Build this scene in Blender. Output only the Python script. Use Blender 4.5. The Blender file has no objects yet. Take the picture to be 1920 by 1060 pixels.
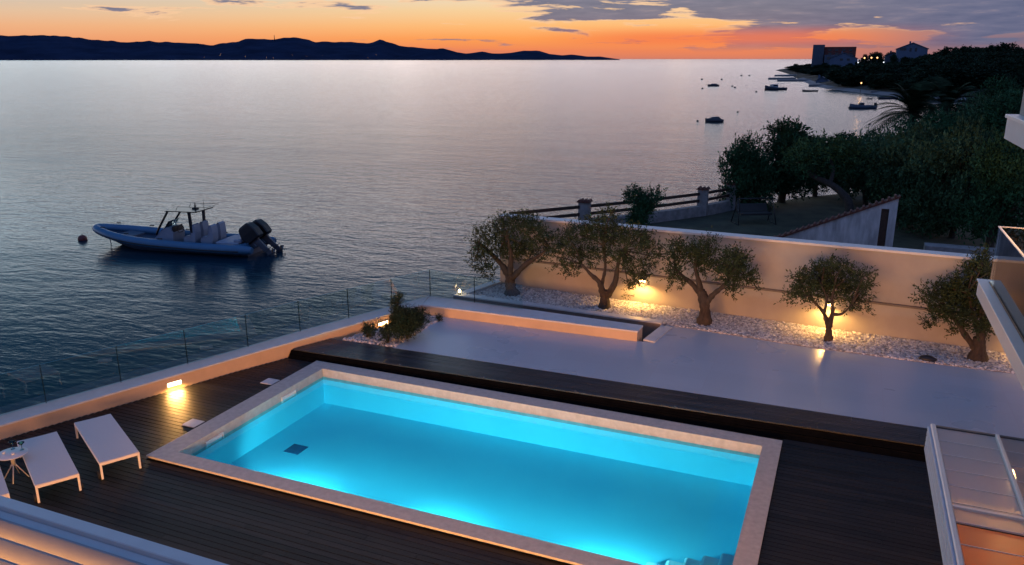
import bpy, math, random
import numpy as np
from mathutils import Vector, Matrix

random.seed(7)
sc = bpy.context.scene
col = sc.collection
PI = math.pi
rad = math.radians

# ------------------------------------------------------------------ camera frame
W, H, F = 1920.0, 1060.0, 1487.0
CX, CY = 960.0, 530.0
CAM = np.array([0.0, 0.0, 7.0])
_vp2 = np.array([1612 - CX, -(111 - CY), -F]); _vp1 = np.array([-2695 - CX, -(111 - CY), -F])
_Y = _vp2 / np.linalg.norm(_vp2)
_X = -_vp1 / np.linalg.norm(_vp1); _X = _X - _Y * _X.dot(_Y); _X /= np.linalg.norm(_X)
_Z = np.cross(_X, _Y)
R = np.array([_X, _Y, _Z])


def ray(px, py):
    return R @ np.array([px - CX, -(py - CY), -F])


def at(px, py, z=0.0):                       # the point at height z seen at a pixel
    d = ray(px, py); t = (z - CAM[2]) / d[2]
    return np.array([d[0] * t, d[1] * t, z])


def at_y(px, py, Y):                         # the point at distance Y seen at a pixel
    d = ray(px, py); t = Y / d[1]
    return CAM + d * t


def depth(p):
    return -(R.T @ (np.array(p) - CAM))[2]


def ppm(p):                                  # photo pixels per metre there
    return F / depth(p)


# ------------------------------------------------------------------ materials
def mat(name):
    m = bpy.data.materials.new(name); m.use_nodes = True
    nt = m.node_tree
    b = nt.nodes['Principled BSDF']
    return m, nt, b


def N(nt, kind, **kw):
    n = nt.nodes.new(kind)
    for k, v in kw.items():
        if k in n.inputs.keys():
            n.inputs[k].default_value = v
        else:
            setattr(n, k, v)
    return n


def ramp(nt, stops, fac=None, interp='LINEAR'):
    r = nt.nodes.new('ShaderNodeValToRGB')
    r.color_ramp.interpolation = interp
    el = r.color_ramp.elements
    while len(el) < len(stops):
        el.new(0.5)
    for e, (p, c) in zip(el, stops):
        e.position = p; e.color = (c[0], c[1], c[2], 1)
    if fac is not None:
        nt.links.new(fac, r.inputs['Fac'])
    return r


def simple(name, c, rough=0.6, var=0.25, scale=3.0, bump=0.0, bscale=40.0, metal=0.0, island=False, spec=0.5, stretch=(1, 1, 1)):
    m, nt, b = mat(name)
    L = nt.links.new
    g = N(nt, 'ShaderNodeNewGeometry')
    mp = N(nt, 'ShaderNodeMapping'); mp.inputs['Scale'].default_value = stretch
    L(g.outputs['Position'], mp.inputs['Vector'])
    n = N(nt, 'ShaderNodeTexNoise', Scale=scale, Detail=6.0, Roughness=0.6)
    L(mp.outputs[0], n.inputs['Vector'])
    lo = [x * (1 - var) for x in c]; hi = [min(1, x * (1 + var)) for x in c]
    r = ramp(nt, [(0.3, lo), (0.7, hi)], n.outputs['Fac'])
    out = r.outputs['Color']
    if island:
        hs = N(nt, 'ShaderNodeHueSaturation')
        mr = N(nt, 'ShaderNodeMapRange'); mr.inputs['To Min'].default_value = 0.55; mr.inputs['To Max'].default_value = 1.5
        L(g.outputs['Random Per Island'], mr.inputs['Value'])
        L(mr.outputs[0], hs.inputs['Value']); L(out, hs.inputs['Color'])
        out = hs.outputs['Color']
    L(out, b.inputs['Base Color'])
    b.inputs['Roughness'].default_value = rough
    b.inputs['Metallic'].default_value = metal
    b.inputs['Specular IOR Level'].default_value = spec
    if bump > 0:
        n2 = N(nt, 'ShaderNodeTexNoise', Scale=bscale, Detail=4.0)
        L(mp.outputs[0], n2.inputs['Vector'])
        bp = N(nt, 'ShaderNodeBump', Strength=bump, Distance=0.02)
        L(n2.outputs['Fac'], bp.inputs['Height']); L(bp.outputs[0], b.inputs['Normal'])
    return m


def emit(name, c, s):
    m, nt, b = mat(name)
    b.inputs['Base Color'].default_value = (0.8, 0.8, 0.8, 1)
    b.inputs['Emission Color'].default_value = (*c, 1)
    b.inputs['Emission Strength'].default_value = s
    return m


def clear(name, tint, ior=1.45, rough=0.0, bump=0.0, bscale=1.0):
    m, nt, b = mat(name)
    L = nt.links.new
    nt.nodes.remove(b)
    t = N(nt, 'ShaderNodeBsdfTransparent'); t.inputs['Color'].default_value = (*tint, 1)
    gl = N(nt, 'ShaderNodeBsdfGlossy', Roughness=rough)
    fr = N(nt, 'ShaderNodeFresnel', IOR=ior)
    mx = N(nt, 'ShaderNodeMixShader')
    if bump > 0:
        g = N(nt, 'ShaderNodeNewGeometry')
        n = N(nt, 'ShaderNodeTexNoise', Scale=bscale, Detail=2.0)
        L(g.outputs['Position'], n.inputs['Vector'])
        bp = N(nt, 'ShaderNodeBump', Strength=bump, Distance=0.05)
        L(n.outputs['Fac'], bp.inputs['Height'])
        L(bp.outputs[0], gl.inputs['Normal']); L(bp.outputs[0], fr.inputs['Normal'])
    L(fr.outputs[0], mx.inputs[0]); L(t.outputs[0], mx.inputs[1]); L(gl.outputs[0], mx.inputs[2])
    L(mx.outputs[0], nt.nodes['Material Output'].inputs['Surface'])
    return m


M = {}
M['deck'] = simple('deck_wood', (0.0115, 0.0115, 0.0130), 0.5, 0.35, 5, 0.25, 30, island=True, stretch=(0.25, 3, 1), spec=0.25)
M['deckup'] = simple('weathered_deck_wood', (0.024, 0.027, 0.032), 0.42, 0.4, 5, 0.25, 30, island=True, stretch=(0.25, 3, 1), spec=0.5)
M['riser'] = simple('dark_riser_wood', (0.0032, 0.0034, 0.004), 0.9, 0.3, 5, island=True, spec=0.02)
M['dark'] = simple('dark_void', (0.012, 0.011, 0.011), 0.9)
M['coping'] = simple('coping_stone', (0.45, 0.43, 0.39), 0.65, 0.14, 9, 0.15, 60)
M['plaster'] = simple('plaster', (0.60, 0.44, 0.29), 0.75, 0.12, 1.5, 0.08, 50)
M['wallplaster'] = simple('boundary_plaster', (0.375, 0.345, 0.31), 0.8, 0.12, 0.9, 0.08, 60)
M['cap'] = simple('pale_stone_cap', (0.62, 0.61, 0.60), 0.55, 0.08, 4, 0.05, 50)
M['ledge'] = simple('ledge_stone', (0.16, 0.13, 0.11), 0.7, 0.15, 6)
M['white'] = simple('white_lacquer', (0.72, 0.71, 0.69), 0.4, 0.03, 4)
M['bluewhite'] = simple('pale_aluminium', (0.55, 0.57, 0.60), 0.4, 0.05, 4)
M['blade'] = simple('louvre_lacquer', (0.30, 0.31, 0.34), 0.45, 0.05, 4)
M['railblue'] = simple('rail_aluminium', (0.34, 0.44, 0.58), 0.4, 0.05, 4)
M['fabric'] = simple('lounger_mesh_fabric', (0.60, 0.57, 0.555), 0.85, 0.07, 90, 0.15, 240)
M['rubber'] = simple('rubber', (0.02, 0.02, 0.02), 0.6)
M['pebble'] = simple('pebbles', (0.55, 0.52, 0.49), 0.75, 0.2, 20, island=True)
M['gravel'] = simple('gravel_bed', (0.34, 0.31, 0.29), 0.9, 0.5, 45, 0.8, 60)
M['bark'] = simple('olive_bark', (0.050, 0.037, 0.028), 0.9, 0.45, 14, 0.9, 40, stretch=(1, 1, 0.4))
M['darkbark'] = simple('dark_bark', (0.035, 0.028, 0.024), 0.9, 0.45, 10, 0.8, 30)
M['olive'] = simple('olive_leaves', (0.032, 0.048, 0.020), 0.7, 0.35, 2.5, island=True, spec=0.15)
M['leaf'] = simple('garden_leaves', (0.026, 0.076, 0.034), 0.8, 0.5, 0.9, island=True, spec=0.1)
M['leafb'] = simple('garden_leaves_pale', (0.042, 0.092, 0.046), 0.8, 0.55, 0.8, island=True, spec=0.1)
M['leafc'] = simple('garden_leaves_dark', (0.017, 0.050, 0.024), 0.8, 0.45, 0.9, island=True, spec=0.1)
M['pine'] = simple('wood_leaves', (0.014, 0.032, 0.018), 0.9, 0.45, 0.25, island=True, spec=0.15)
M['shrub'] = simple('shrub_leaves', (0.022, 0.034, 0.017), 0.8, 0.35, 4, island=True, spec=0.15)
M['palm'] = simple('palm_fronds', (0.016, 0.030, 0.015), 0.9, 0.3, 1, island=True, spec=0.05)
M['lawn'] = simple('lawn', (0.045, 0.048, 0.026), 0.95, 0.5, 1.2, 0.6, 25)
M['land'] = simple('headland_soil', (0.022, 0.025, 0.018), 0.95, 0.45, 0.12)
M['beach'] = simple('beach_shingle', (0.17, 0.18, 0.20), 0.9, 0.2, 0.4)
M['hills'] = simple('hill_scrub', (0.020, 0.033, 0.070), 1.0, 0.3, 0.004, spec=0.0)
M['metal'] = simple('dark_metal', (0.03, 0.03, 0.032), 0.4, 0.1, 5, metal=0.4)
M['ribtube'] = simple('inflatable_collar', (0.04, 0.14, 0.27), 0.45, 0.06, 3)
M['ribhull'] = simple('boat_gelcoat', (0.045, 0.07, 0.12), 0.35, 0.1, 2)
M['ribdeck'] = simple('boat_deck', (0.05, 0.085, 0.14), 0.6, 0.1, 3)
M['seat'] = simple('boat_upholstery', (0.20, 0.26, 0.35), 0.6, 0.07, 4)
M['engine'] = simple('outboard_paint', (0.010, 0.011, 0.013), 0.3, 0.2, 4)
M['enginegrey'] = simple('outboard_bracket', (0.09, 0.11, 0.14), 0.4, 0.2, 6, metal=0.3)
M['red'] = simple('buoy_red', (0.11, 0.02, 0.018), 0.5, 0.2, 5)
M['boatdark'] = simple('moored_boat_paint', (0.035, 0.04, 0.055), 0.6, 0.2, 1)
M['boatblue'] = simple('moored_boat_blue', (0.05, 0.075, 0.12), 0.5, 0.2, 1)
M['boatwhite'] = simple('boat_cabin_white', (0.30, 0.33, 0.38), 0.5, 0.1, 1)
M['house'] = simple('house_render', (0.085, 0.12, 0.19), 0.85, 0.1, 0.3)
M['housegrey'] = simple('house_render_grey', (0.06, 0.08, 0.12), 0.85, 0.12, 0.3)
M['tile'] = simple('terracotta', (0.12, 0.042, 0.030), 0.8, 0.35, 4, 0.3, 10)
M['brickred'] = simple('red_facade', (0.13, 0.038, 0.032), 0.85, 0.2, 0.3)
M['window'] = simple('window_dark', (0.02, 0.025, 0.035), 0.15, 0.1, 1)
M['stain'] = simple('fence_wood', (0.05, 0.028, 0.02), 0.7, 0.3, 8)
M['masonry'] = simple('fence_masonry', (0.24, 0.23, 0.23), 0.9, 0.3, 4, 0.3, 14)
M['bowl'] = simple('pool_white_stair', (0.95, 0.93, 0.90), 0.5, 0.03, 4)
M['skim'] = simple('skimmer_plastic', (0.72, 0.74, 0.70), 0.45, 0.05, 6)
M['glass'] = clear('clear_glass', (0.86, 0.945, 0.945), 1.54)
M['roofglass'] = None
M['joint'] = simple('glass_edge', (0.010, 0.022, 0.022), 0.2, 0.1, 3)
M['teal'] = clear('teal_glass', (0.25, 0.75, 0.78), 1.45)
M['mint'] = clear('mint_glass', (0.45, 0.80, 0.62), 1.45)
M['drain'] = simple('drain_grate', (0.02, 0.10, 0.19), 0.6)
M['soffit'] = simple('warm_timber_floor', (0.50, 0.30, 0.16), 0.5, 0.25, 2.0, stretch=(1, 8, 1))
M['warmlamp'] = emit('warm_lamp', (1.0, 0.60, 0.22), 30)
M['warmstrip'] = emit('warm_strip', (1.0, 0.68, 0.32), 16)
M['farlamp'] = emit('far_lamp', (1.0, 0.50, 0.15), 2.6)
M['farwhite'] = emit('far_lamp_white', (0.9, 0.95, 1.0), 1.6)
M['farred'] = emit('far_lamp_red', (1.0, 0.18, 0.07), 1.5)
M['poollamp'] = emit('pool_lamp', (0.25, 0.85, 1.0), 8)


def tiles_mat():
    m, nt, b = mat('terrace_tiles'); L = nt.links.new
    g = N(nt, 'ShaderNodeNewGeometry')
    br = N(nt, 'ShaderNodeTexBrick', Scale=1.0)
    br.offset = 0.0
    br.inputs['Mortar Size'].default_value = 0.006; br.inputs['Mortar Smooth'].default_value = 0.3
    br.inputs['Brick Width'].default_value = 1.2; br.inputs['Row Height'].default_value = 0.6
    br.inputs['Color1'].default_value = (0.44, 0.50, 0.55, 1); br.inputs['Color2'].default_value = (0.465, 0.525, 0.575, 1)
    br.inputs['Mortar'].default_value = (0.44, 0.47, 0.52, 1)
    L(g.outputs['Position'], br.inputs['Vector'])
    n = N(nt, 'ShaderNodeTexNoise', Scale=0.6, Detail=3.0, Roughness=0.5); L(g.outputs['Position'], n.inputs['Vector'])
    r = ramp(nt, [(0.25, (0.955,) * 3), (0.75, (1.0,) * 3)], n.outputs['Fac'])
    mx = N(nt, 'ShaderNodeMix', data_type='RGBA', blend_type='MULTIPLY'); mx.inputs['Factor'].default_value = 1.0
    L(br.outputs['Color'], mx.inputs[6]); L(r.outputs[0], mx.inputs[7]); L(mx.outputs[2], b.inputs['Base Color'])
    rr = ramp(nt, [(0.3, (0.27,) * 3), (0.75, (0.29,) * 3)], n.outputs['Fac']); L(rr.outputs[0], b.inputs['Roughness'])
    bp = N(nt, 'ShaderNodeBump', Strength=0.15, Distance=0.004); bp.invert = True
    L(br.outputs['Fac'], bp.inputs['Height']); L(bp.outputs[0], b.inputs['Normal'])
    return m


M['tiles'] = tiles_mat()


def pool_mat():
    m, nt, b = mat('pool_mosaic'); L = nt.links.new
    g = N(nt, 'ShaderNodeNewGeometry')
    n = N(nt, 'ShaderNodeTexNoise', Scale=1.2, Detail=3.0); L(g.outputs['Position'], n.inputs['Vector'])
    r = ramp(nt, [(0.3, (0.22, 0.84, 0.93)), (0.7, (0.26, 0.88, 0.95))], n.outputs['Fac'])
    L(r.outputs[0], b.inputs['Base Color']); b.inputs['Roughness'].default_value = 0.6
    return m


M['basin'] = pool_mat()
M['poolwater'] = clear('pool_water', (0.46, 0.97, 1.0), 1.33, 0.02, 0.07, 2.2)


def sea_mat():
    m, nt, b = mat('sea_water'); L = nt.links.new
    g = N(nt, 'ShaderNodeNewGeometry')
    mp = N(nt, 'ShaderNodeMapping'); mp.inputs['Rotation'].default_value = (0, 0, rad(-20)); mp.inputs['Scale'].default_value = (0.55, 1.25, 1)
    L(g.outputs['Position'], mp.inputs['Vector'])
    n1 = N(nt, 'ShaderNodeTexNoise', Scale=0.10, Detail=3.0, Roughness=0.5)
    n2 = N(nt, 'ShaderNodeTexNoise', Scale=0.9, Detail=4.0, Roughness=0.55, Distortion=0.6)
    n3 = N(nt, 'ShaderNodeTexNoise', Scale=3.0, Detail=3.0, Roughness=0.6)
    for n in (n1, n2, n3):
        L(mp.outputs[0], n.inputs['Vector'])
    a = N(nt, 'ShaderNodeMath', operation='MULTIPLY'); a.inputs[1].default_value = 0.8; L(n1.outputs['Fac'], a.inputs[0])
    c = N(nt, 'ShaderNodeMath', operation='MULTIPLY_ADD'); c.inputs[1].default_value = 0.36; L(n2.outputs['Fac'], c.inputs[0]); L(a.outputs[0], c.inputs[2])
    d = N(nt, 'ShaderNodeMath', operation='MULTIPLY_ADD'); d.inputs[1].default_value = 0.20; L(n3.outputs['Fac'], d.inputs[0]); L(c.outputs[0], d.inputs[2])
    sp = N(nt, 'ShaderNodeSeparateXYZ'); L(g.outputs['Position'], sp.inputs[0])     # calm in the lee of the shore, choppier far out
    cm = N(nt, 'ShaderNodeMapRange'); cm.interpolation_type = 'SMOOTHSTEP'
    cm.inputs['From Min'].default_value = 18; cm.inputs['From Max'].default_value = 75; cm.inputs['To Min'].default_value = 0.40; cm.inputs['To Max'].default_value = 1.7
    L(sp.outputs['Y'], cm.inputs['Value'])
    hm = N(nt, 'ShaderNodeMath', operation='MULTIPLY'); L(d.outputs[0], hm.inputs[0]); L(cm.outputs[0], hm.inputs[1])
    bp = N(nt, 'ShaderNodeBump', Strength=0.46, Distance=0.5)
    L(hm.outputs[0], bp.inputs['Height'])
    nt.nodes.remove(b)
    df = N(nt, 'ShaderNodeBsdfDiffuse'); df.inputs['Color'].default_value = (0.001, 0.024, 0.044, 1)
    gl = N(nt, 'ShaderNodeBsdfGlossy', Roughness=0.17); gl.distribution = 'MULTI_GGX'
    fr = N(nt, 'ShaderNodeFresnel', IOR=1.333); mx = N(nt, 'ShaderNodeMixShader')
    bp2 = N(nt, 'ShaderNodeBump', Strength=0.15, Distance=0.5); L(hm.outputs[0], bp2.inputs['Height'])
    L(bp.outputs[0], gl.inputs['Normal']); L(bp2.outputs[0], fr.inputs['Normal'])
    L(fr.outputs[0], mx.inputs[0]); L(df.outputs[0], mx.inputs[1]); L(gl.outputs[0], mx.inputs[2])
    L(mx.outputs[0], nt.nodes['Material Output'].inputs['Surface'])
    return m


M['sea'] = sea_mat()


def roof_mat(name, c1, c2):
    m, nt, b = mat(name); L = nt.links.new
    nt.nodes.remove(b)
    d = N(nt, 'ShaderNodeBsdfTranslucent'); d.inputs['Color'].default_value = (*c1, 1)
    df = N(nt, 'ShaderNodeBsdfDiffuse'); df.inputs['Color'].default_value = (*c2, 1)
    m1 = N(nt, 'ShaderNodeMixShader'); m1.inputs[0].default_value = 0.50
    gl = N(nt, 'ShaderNodeBsdfGlossy', Roughness=0.06); gl.inputs['Color'].default_value = (0.95, 0.95, 0.95, 1)
    fr = N(nt, 'ShaderNodeFresnel', IOR=2.1)
    mx = N(nt, 'ShaderNodeMixShader')
    L(d.outputs[0], m1.inputs[1]); L(df.outputs[0], m1.inputs[2])
    L(fr.outputs[0], mx.inputs[0]); L(m1.outputs[0], mx.inputs[1]); L(gl.outputs[0], mx.inputs[2])
    L(mx.outputs[0], nt.nodes['Material Output'].inputs['Surface'])
    return m


M['roofglass'] = roof_mat('translucent_roof_panel', (0.62, 0.56, 0.50), (0.80, 0.77, 0.75))
M['roofbrown'] = roof_mat('brown_roof_panel', (0.60, 0.34, 0.18), (0.46, 0.27, 0.15))  # same panel shader in a brown-orange tone, used for the nearer panels


# ------------------------------------------------------------------ mesh helpers
class MB:
    def __init__(s):
        s.v = []; s.f = []; s.smooth = set()

    def add(s, vs, fs, smooth=False):
        o = len(s.v)
        s.v += [tuple(float(c) for c in p) for p in vs]
        for f in fs:
            if smooth:
                s.smooth.add(len(s.f))
            s.f.append(tuple(i + o for i in f))

    def hexa(s, p):          # 8 corners: bottom 4 ccw then top 4
        s.add(p, [(3, 2, 1, 0), (4, 5, 6, 7), (0, 1, 5, 4), (1, 2, 6, 5), (2, 3, 7, 6), (3, 0, 4, 7)])

    def box(s, a, b, c=0.0):
        x0, y0, z0 = a; x1, y1, z1 = b
        if c <= 0:
            s.hexa([(x0, y0, z0), (x1, y0, z0), (x1, y1, z0), (x0, y1, z0), (x0, y0, z1), (x1, y0, z1), (x1, y1, z1), (x0, y1, z1)])
            return
        # box with chamfered vertical and top edges
        def ring(i, z):
            k = c
            return [(x0 + i + k, y0 + i, z), (x1 - i - k, y0 + i, z), (x1 - i, y0 + i + k, z), (x1 - i, y1 - i - k, z),
                    (x1 - i - k, y1 - i, z), (x0 + i + k, y1 - i, z), (x0 + i, y1 - i - k, z), (x0 + i, y0 + i + k, z)]
        rings = [ring(0, z0), ring(0, z1 - c), ring(c, z1)]
        s.loft(rings, cap=True)

    def loft(s, rings, cap=True, smooth=False, closed=True):
        n = len(rings[0]); vs = [p for r in rings for p in r]; fs = []
        m = n if closed else n - 1
        for k in range(len(rings) - 1):
            for i in range(m):
                j = (i + 1) % n
                fs.append((k * n + i, k * n + j, (k + 1) * n + j, (k + 1) * n + i))
        s.add(vs, fs, smooth)
        if cap:
            o = len(s.v) - len(vs)
            s.f.append(tuple(o + i for i in reversed(range(n))))
            s.f.append(tuple(o + (len(rings) - 1) * n + i for i in range(n)))

    def prism(s, poly, z0, z1):          # plan polygon (ccw)
        s.loft([[(p[0], p[1], z0) for p in poly], [(p[0], p[1], z1) for p in poly]])

    def prism_v(s, poly, y0, y1):        # polygon in x,z pushed along y
        s.loft([[(p[0], y0, p[1]) for p in poly], [(p[0], y1, p[1]) for p in poly]])

    def bar(s, p, q, w, h=None):         # rectangular bar from p to q
        h = h or w
        p = Vector(p); q = Vector(q); d = (q - p).normalized()
        up = Vector((0, 0, 1)) if abs(d.z) < 0.95 else Vector((0, 1, 0))
        a = d.cross(up).normalized() * w / 2; b = a.cross(d).normalized() * h / 2
        s.hexa([p - a - b, p + a - b, q + a - b, q - a - b, p - a + b, p + a + b, q + a + b, q - a + b])

    def tube(s, path, r, n=8, cap=True, smooth=True):
        P = [Vector(p) for p in path]
        rr = r if isinstance(r, (list, tuple)) else [r] * len(P)
        rings = []
        prev = None
        for i, p in enumerate(P):
            d = (P[min(i + 1, len(P) - 1)] - P[max(i - 1, 0)]).normalized()
            if prev is None:
                up = Vector((0, 0, 1)) if abs(d.z) < 0.9 else Vector((1, 0, 0))
                a = d.cross(up).normalized()
            else:
                a = (prev - d * prev.dot(d)).normalized()
            prev = a
            b = d.cross(a)
            rings.append([p + (a * math.cos(t) + b * math.sin(t)) * rr[i] for t in [2 * PI * k / n for k in range(n)]])
        s.loft(rings, cap, smooth)

    def lathe(s, prof, n=20, c=(0, 0, 0)):
        s.loft([[(c[0] + r * math.cos(t), c[1] + r * math.sin(t), c[2] + z) for t in [2 * PI * k / n for k in range(n)]] for r, z in prof], True, True)

    def ball(s, c, r, n=10, sz=1.0):
        s.lathe([(max(0.001, r * math.sin(PI * k / n)), -r * sz * math.cos(PI * k / n)) for k in range(n + 1)], 2 * n, c)

    def build(s, name, m, parent=None, M4=None):
        me = bpy.data.meshes.new(name)
        vs = s.v if M4 is None else [tuple(M4 @ Vector(p)) for p in s.v]
        me.from_pydata(vs, [], s.f)
        if s.smooth:
            fl = [i in s.smooth for i in range(len(me.polygons))]
            me.polygons.foreach_set('use_smooth', fl)
        for k in (m if isinstance(m, (list, tuple)) else [m]):
            me.materials.append(k)
        me.update()
        o = bpy.data.objects.new(name, me); col.objects.link(o)
        if parent is not None:
            o.parent = parent
        return o


def tag(o, label=None, cat=None, group=None, kind=None):
    if label: o['label'] = label
    if cat: o['category'] = cat
    if group: o['group'] = group
    if kind: o['kind'] = kind
    return o


def empty(name, loc=(0, 0, 0), rz=0.0, label=None, cat=None, group=None):
    o = bpy.data.objects.new(name, None); col.objects.link(o)
    o.location = loc; o.rotation_euler = (0, 0, rz); o.empty_display_size = 0.2
    return tag(o, label, cat, group)


def copy_tree(o, parent=None):
    c = o.copy(); col.objects.link(c)
    if parent: c.parent = parent
    for ch in list(o.children):
        copy_tree(ch, c)
    return c


def spline(pts, k=4):
    P = [np.array(p, float) for p in pts]
    if len(P) < 3:
        return [P[0] + (P[-1] - P[0]) * t for t in np.linspace(0, 1, k + 1)]
    Q = [2 * P[0] - P[1]] + P + [2 * P[-1] - P[-2]]
    out = []
    for i in range(1, len(Q) - 2):
        for j in range(k):
            t = j / k
            a, b, c, d = Q[i - 1], Q[i], Q[i + 1], Q[i + 2]
            out.append(0.5 * ((2 * b) + (c - a) * t + (2 * a - 5 * b + 4 * c - d) * t * t + (3 * b - a - 3 * c + d) * t ** 3))
    out.append(P[-1])
    return out


rng = np.random.default_rng(11)


def quads_mesh(name, V, m, parent=None):
    """V: (n,4,3) array of separate quads -> one mesh object"""
    n = len(V)
    me = bpy.data.meshes.new(name)
    me.vertices.add(4 * n); me.vertices.foreach_set('co', V.astype(np.float32).ravel())
    me.loops.add(4 * n); me.loops.foreach_set('vertex_index', np.arange(4 * n, dtype=np.int32))
    me.polygons.add(n); me.polygons.foreach_set('loop_start', np.arange(0, 4 * n, 4, dtype=np.int32))
    me.update(calc_edges=True); me.validate()
    me.materials.append(m)
    o = bpy.data.objects.new(name, me); col.objects.link(o)
    if parent is not None: o.parent = parent
    return o


def unit(a):
    return a / np.maximum(np.linalg.norm(a, axis=-1, keepdims=True), 1e-9)


def leaves_from_clumps(clumps, n_twigs, per, tw_len, ll, lw, up=0.5):
    """clumps: list of (centre, radius). leaves sit along short twigs that point outward and up."""
    C = np.array([c for c, r in clumps]); Rr = np.array([r for c, r in clumps])
    w = Rr ** 2.3; w /= w.sum()
    k = rng.choice(len(C), n_twigs, p=w)
    d = unit(rng.normal(size=(n_twigs, 3)))
    rr = Rr[k] * rng.uniform(0.15, 1.0, n_twigs) ** 0.6
    org = C[k] + d * rr[:, None] * np.array([1, 1, 0.85])
    td = unit(d * 0.8 + rng.normal(size=(n_twigs, 3)) * 0.55 + np.array([0, 0, up]))
    tl = tw_len * rng.uniform(0.5, 1.4, n_twigs)
    out = []
    for j in range(per):
        t = (j + 0.5) / per
        base = org + td * (tl * t)[:, None]
        ld = unit(td * 0.7 + rng.normal(size=(n_twigs, 3)) * 0.65)
        side = unit(np.cross(ld, rng.normal(size=(n_twigs, 3))))
        l = ll * rng.uniform(0.7, 1.25, (n_twigs, 1)); wv = lw * rng.uniform(0.7, 1.2, (n_twigs, 1))
        mid = base + ld * l * 0.5
        out.append(np.stack([base, mid + side * wv * 0.5, base + ld * l, mid - side * wv * 0.5], axis=1))
    return np.concatenate(out)


# ------------------------------------------------------------------ world: dusk sky
def build_world():
    w = bpy.data.worlds.new('World'); sc.world = w; w.use_nodes = True
    nt = w.node_tree; L = nt.links.new
    bg = nt.nodes['Background']
    tc = N(nt, 'ShaderNodeTexCoord')
    nrm = N(nt, 'ShaderNodeVectorMath', operation='NORMALIZE'); L(tc.outputs['Generated'], nrm.inputs[0])
    sx = N(nt, 'ShaderNodeSeparateXYZ'); L(nrm.outputs[0], sx.inputs[0])
    fwd = unit(np.array([R[0, 2] * -1, R[1, 2] * -1, 0.0])); rgt = np.array([fwd[1], -fwd[0], 0.0])

    def dot(v):
        n = N(nt, 'ShaderNodeVectorMath', operation='DOT_PRODUCT'); n.inputs[1].default_value = tuple(v)
        L(nrm.outputs[0], n.inputs[0]); return n.outputs['Value']
    u = dot(rgt); fw = dot(fwd)
    e = N(nt, 'ShaderNodeMath', operation='MAXIMUM'); e.inputs[1].default_value = 0.0; L(sx.outputs['Z'], e.inputs[0])
    # low elevations get most of the ramp: position = sqrt(e)
    sq = N(nt, 'ShaderNodeMath', operation='SQRT'); L(e.outputs[0], sq.inputs[0])
    s = sq.outputs[0]

    def P(x):
        return math.sqrt(x)
    zen = (0.13, 0.22, 0.50)
    glow = ramp(nt, [(0.0, (0.58, 0.20, 0.15)), (P(0.010), (0.86, 0.24, 0.10)), (P(0.024), (1.0, 0.35, 0.09)), (P(0.038), (1.0, 0.50, 0.18)),
                     (P(0.056), (0.94, 0.64, 0.33)), (P(0.076), (0.85, 0.72, 0.55)), (P(0.095), (2.35, 2.05, 2.0)), (P(0.20), (2.65, 2.38, 2.42)),
                     (P(0.24), (0.60, 0.70, 0.82)), (P(0.30), (0.10, 0.19, 0.32)), (P(0.60), (0.045, 0.11, 0.24)), (1.0, zen)], s)
    left = ramp(nt, [(0.0, (0.60, 0.24, 0.16)), (P(0.015), (0.84, 0.32, 0.15)), (P(0.034), (0.86, 0.45, 0.24)), (P(0.048), (0.78, 0.53, 0.35)),
                     (P(0.064), (0.62, 0.54, 0.45)), (P(0.080), (0.52, 0.58, 0.60)), (P(0.10), (1.75, 2.02, 2.20)), (P(0.175), (1.60, 2.0, 2.25)),
                     (P(0.215), (0.24, 0.48, 0.64)), (P(0.29), (0.02, 0.12, 0.23)), (P(0.60), (0.015, 0.09, 0.21)), (1.0, zen)], s)
    right = ramp(nt, [(0.0, (0.30, 0.17, 0.19)), (P(0.015), (0.26, 0.16, 0.20)), (P(0.04), (0.26, 0.19, 0.25)), (P(0.08), (0.30, 0.28, 0.34)),
                      (P(0.10), (2.2, 1.72, 1.72)), (P(0.20), (2.25, 1.85, 1.92)), (P(0.25), (0.50, 0.50, 0.62)), (P(0.32), (0.085, 0.15, 0.28)), (P(0.60), (0.045, 0.11, 0.24)), (1.0, zen)], s)
    back = ramp(nt, [(0.0, (0.12, 0.18, 0.36)), (P(0.3), (0.13, 0.22, 0.48)), (1.0, zen)], s)

    def mr(v, a, b, c=0.0, d=1.0, smooth=True):
        n = N(nt, 'ShaderNodeMapRange'); n.interpolation_type = 'SMOOTHSTEP' if smooth else 'LINEAR'
        n.inputs['From Min'].default_value = a; n.inputs['From Max'].default_value = b
        n.inputs['To Min'].default_value = c; n.inputs['To Max'].default_value = d
        L(v, n.inputs['Value']); return n.outputs[0]

    def mix(f, a, b, mode='MIX'):
        n = N(nt, 'ShaderNodeMix', data_type='RGBA', blend_type=mode)
        if isinstance(f, float): n.inputs['Factor'].default_value = f
        else: L(f, n.inputs['Factor'])
        for sck, v in ((6, a), (7, b)):
            if isinstance(v, tuple): n.inputs[sck].default_value = (*v, 1)
            else: L(v, n.inputs[sck])
        return n.outputs[2]

    def math2(op, a, b=None, c=None):
        n = N(nt, 'ShaderNodeMath', operation=op)
        for i, v in enumerate((a, b, c)):
            if v is None: continue
            if isinstance(v, (int, float)): n.inputs[i].default_value = v
            else: L(v, n.inputs[i])
        return n.outputs[0]
    base = mix(mr(u, -0.62, 0.0), left.outputs[0], glow.outputs[0])
    base = mix(mr(u, 0.26, 0.52), base, right.outputs[0])
    base = mix(mr(fw, 0.25, -0.35), base, back.outputs[0])
    # cloud bank: stretched noise, thicker to the right and higher up
    mp = N(nt, 'ShaderNodeMapping'); mp.inputs['Scale'].default_value = (4.4, 4.4, 36.0); mp.inputs['Location'].default_value = (1.3, 0.4, 0.0)
    L(nrm.outputs[0], mp.inputs['Vector'])
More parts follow.
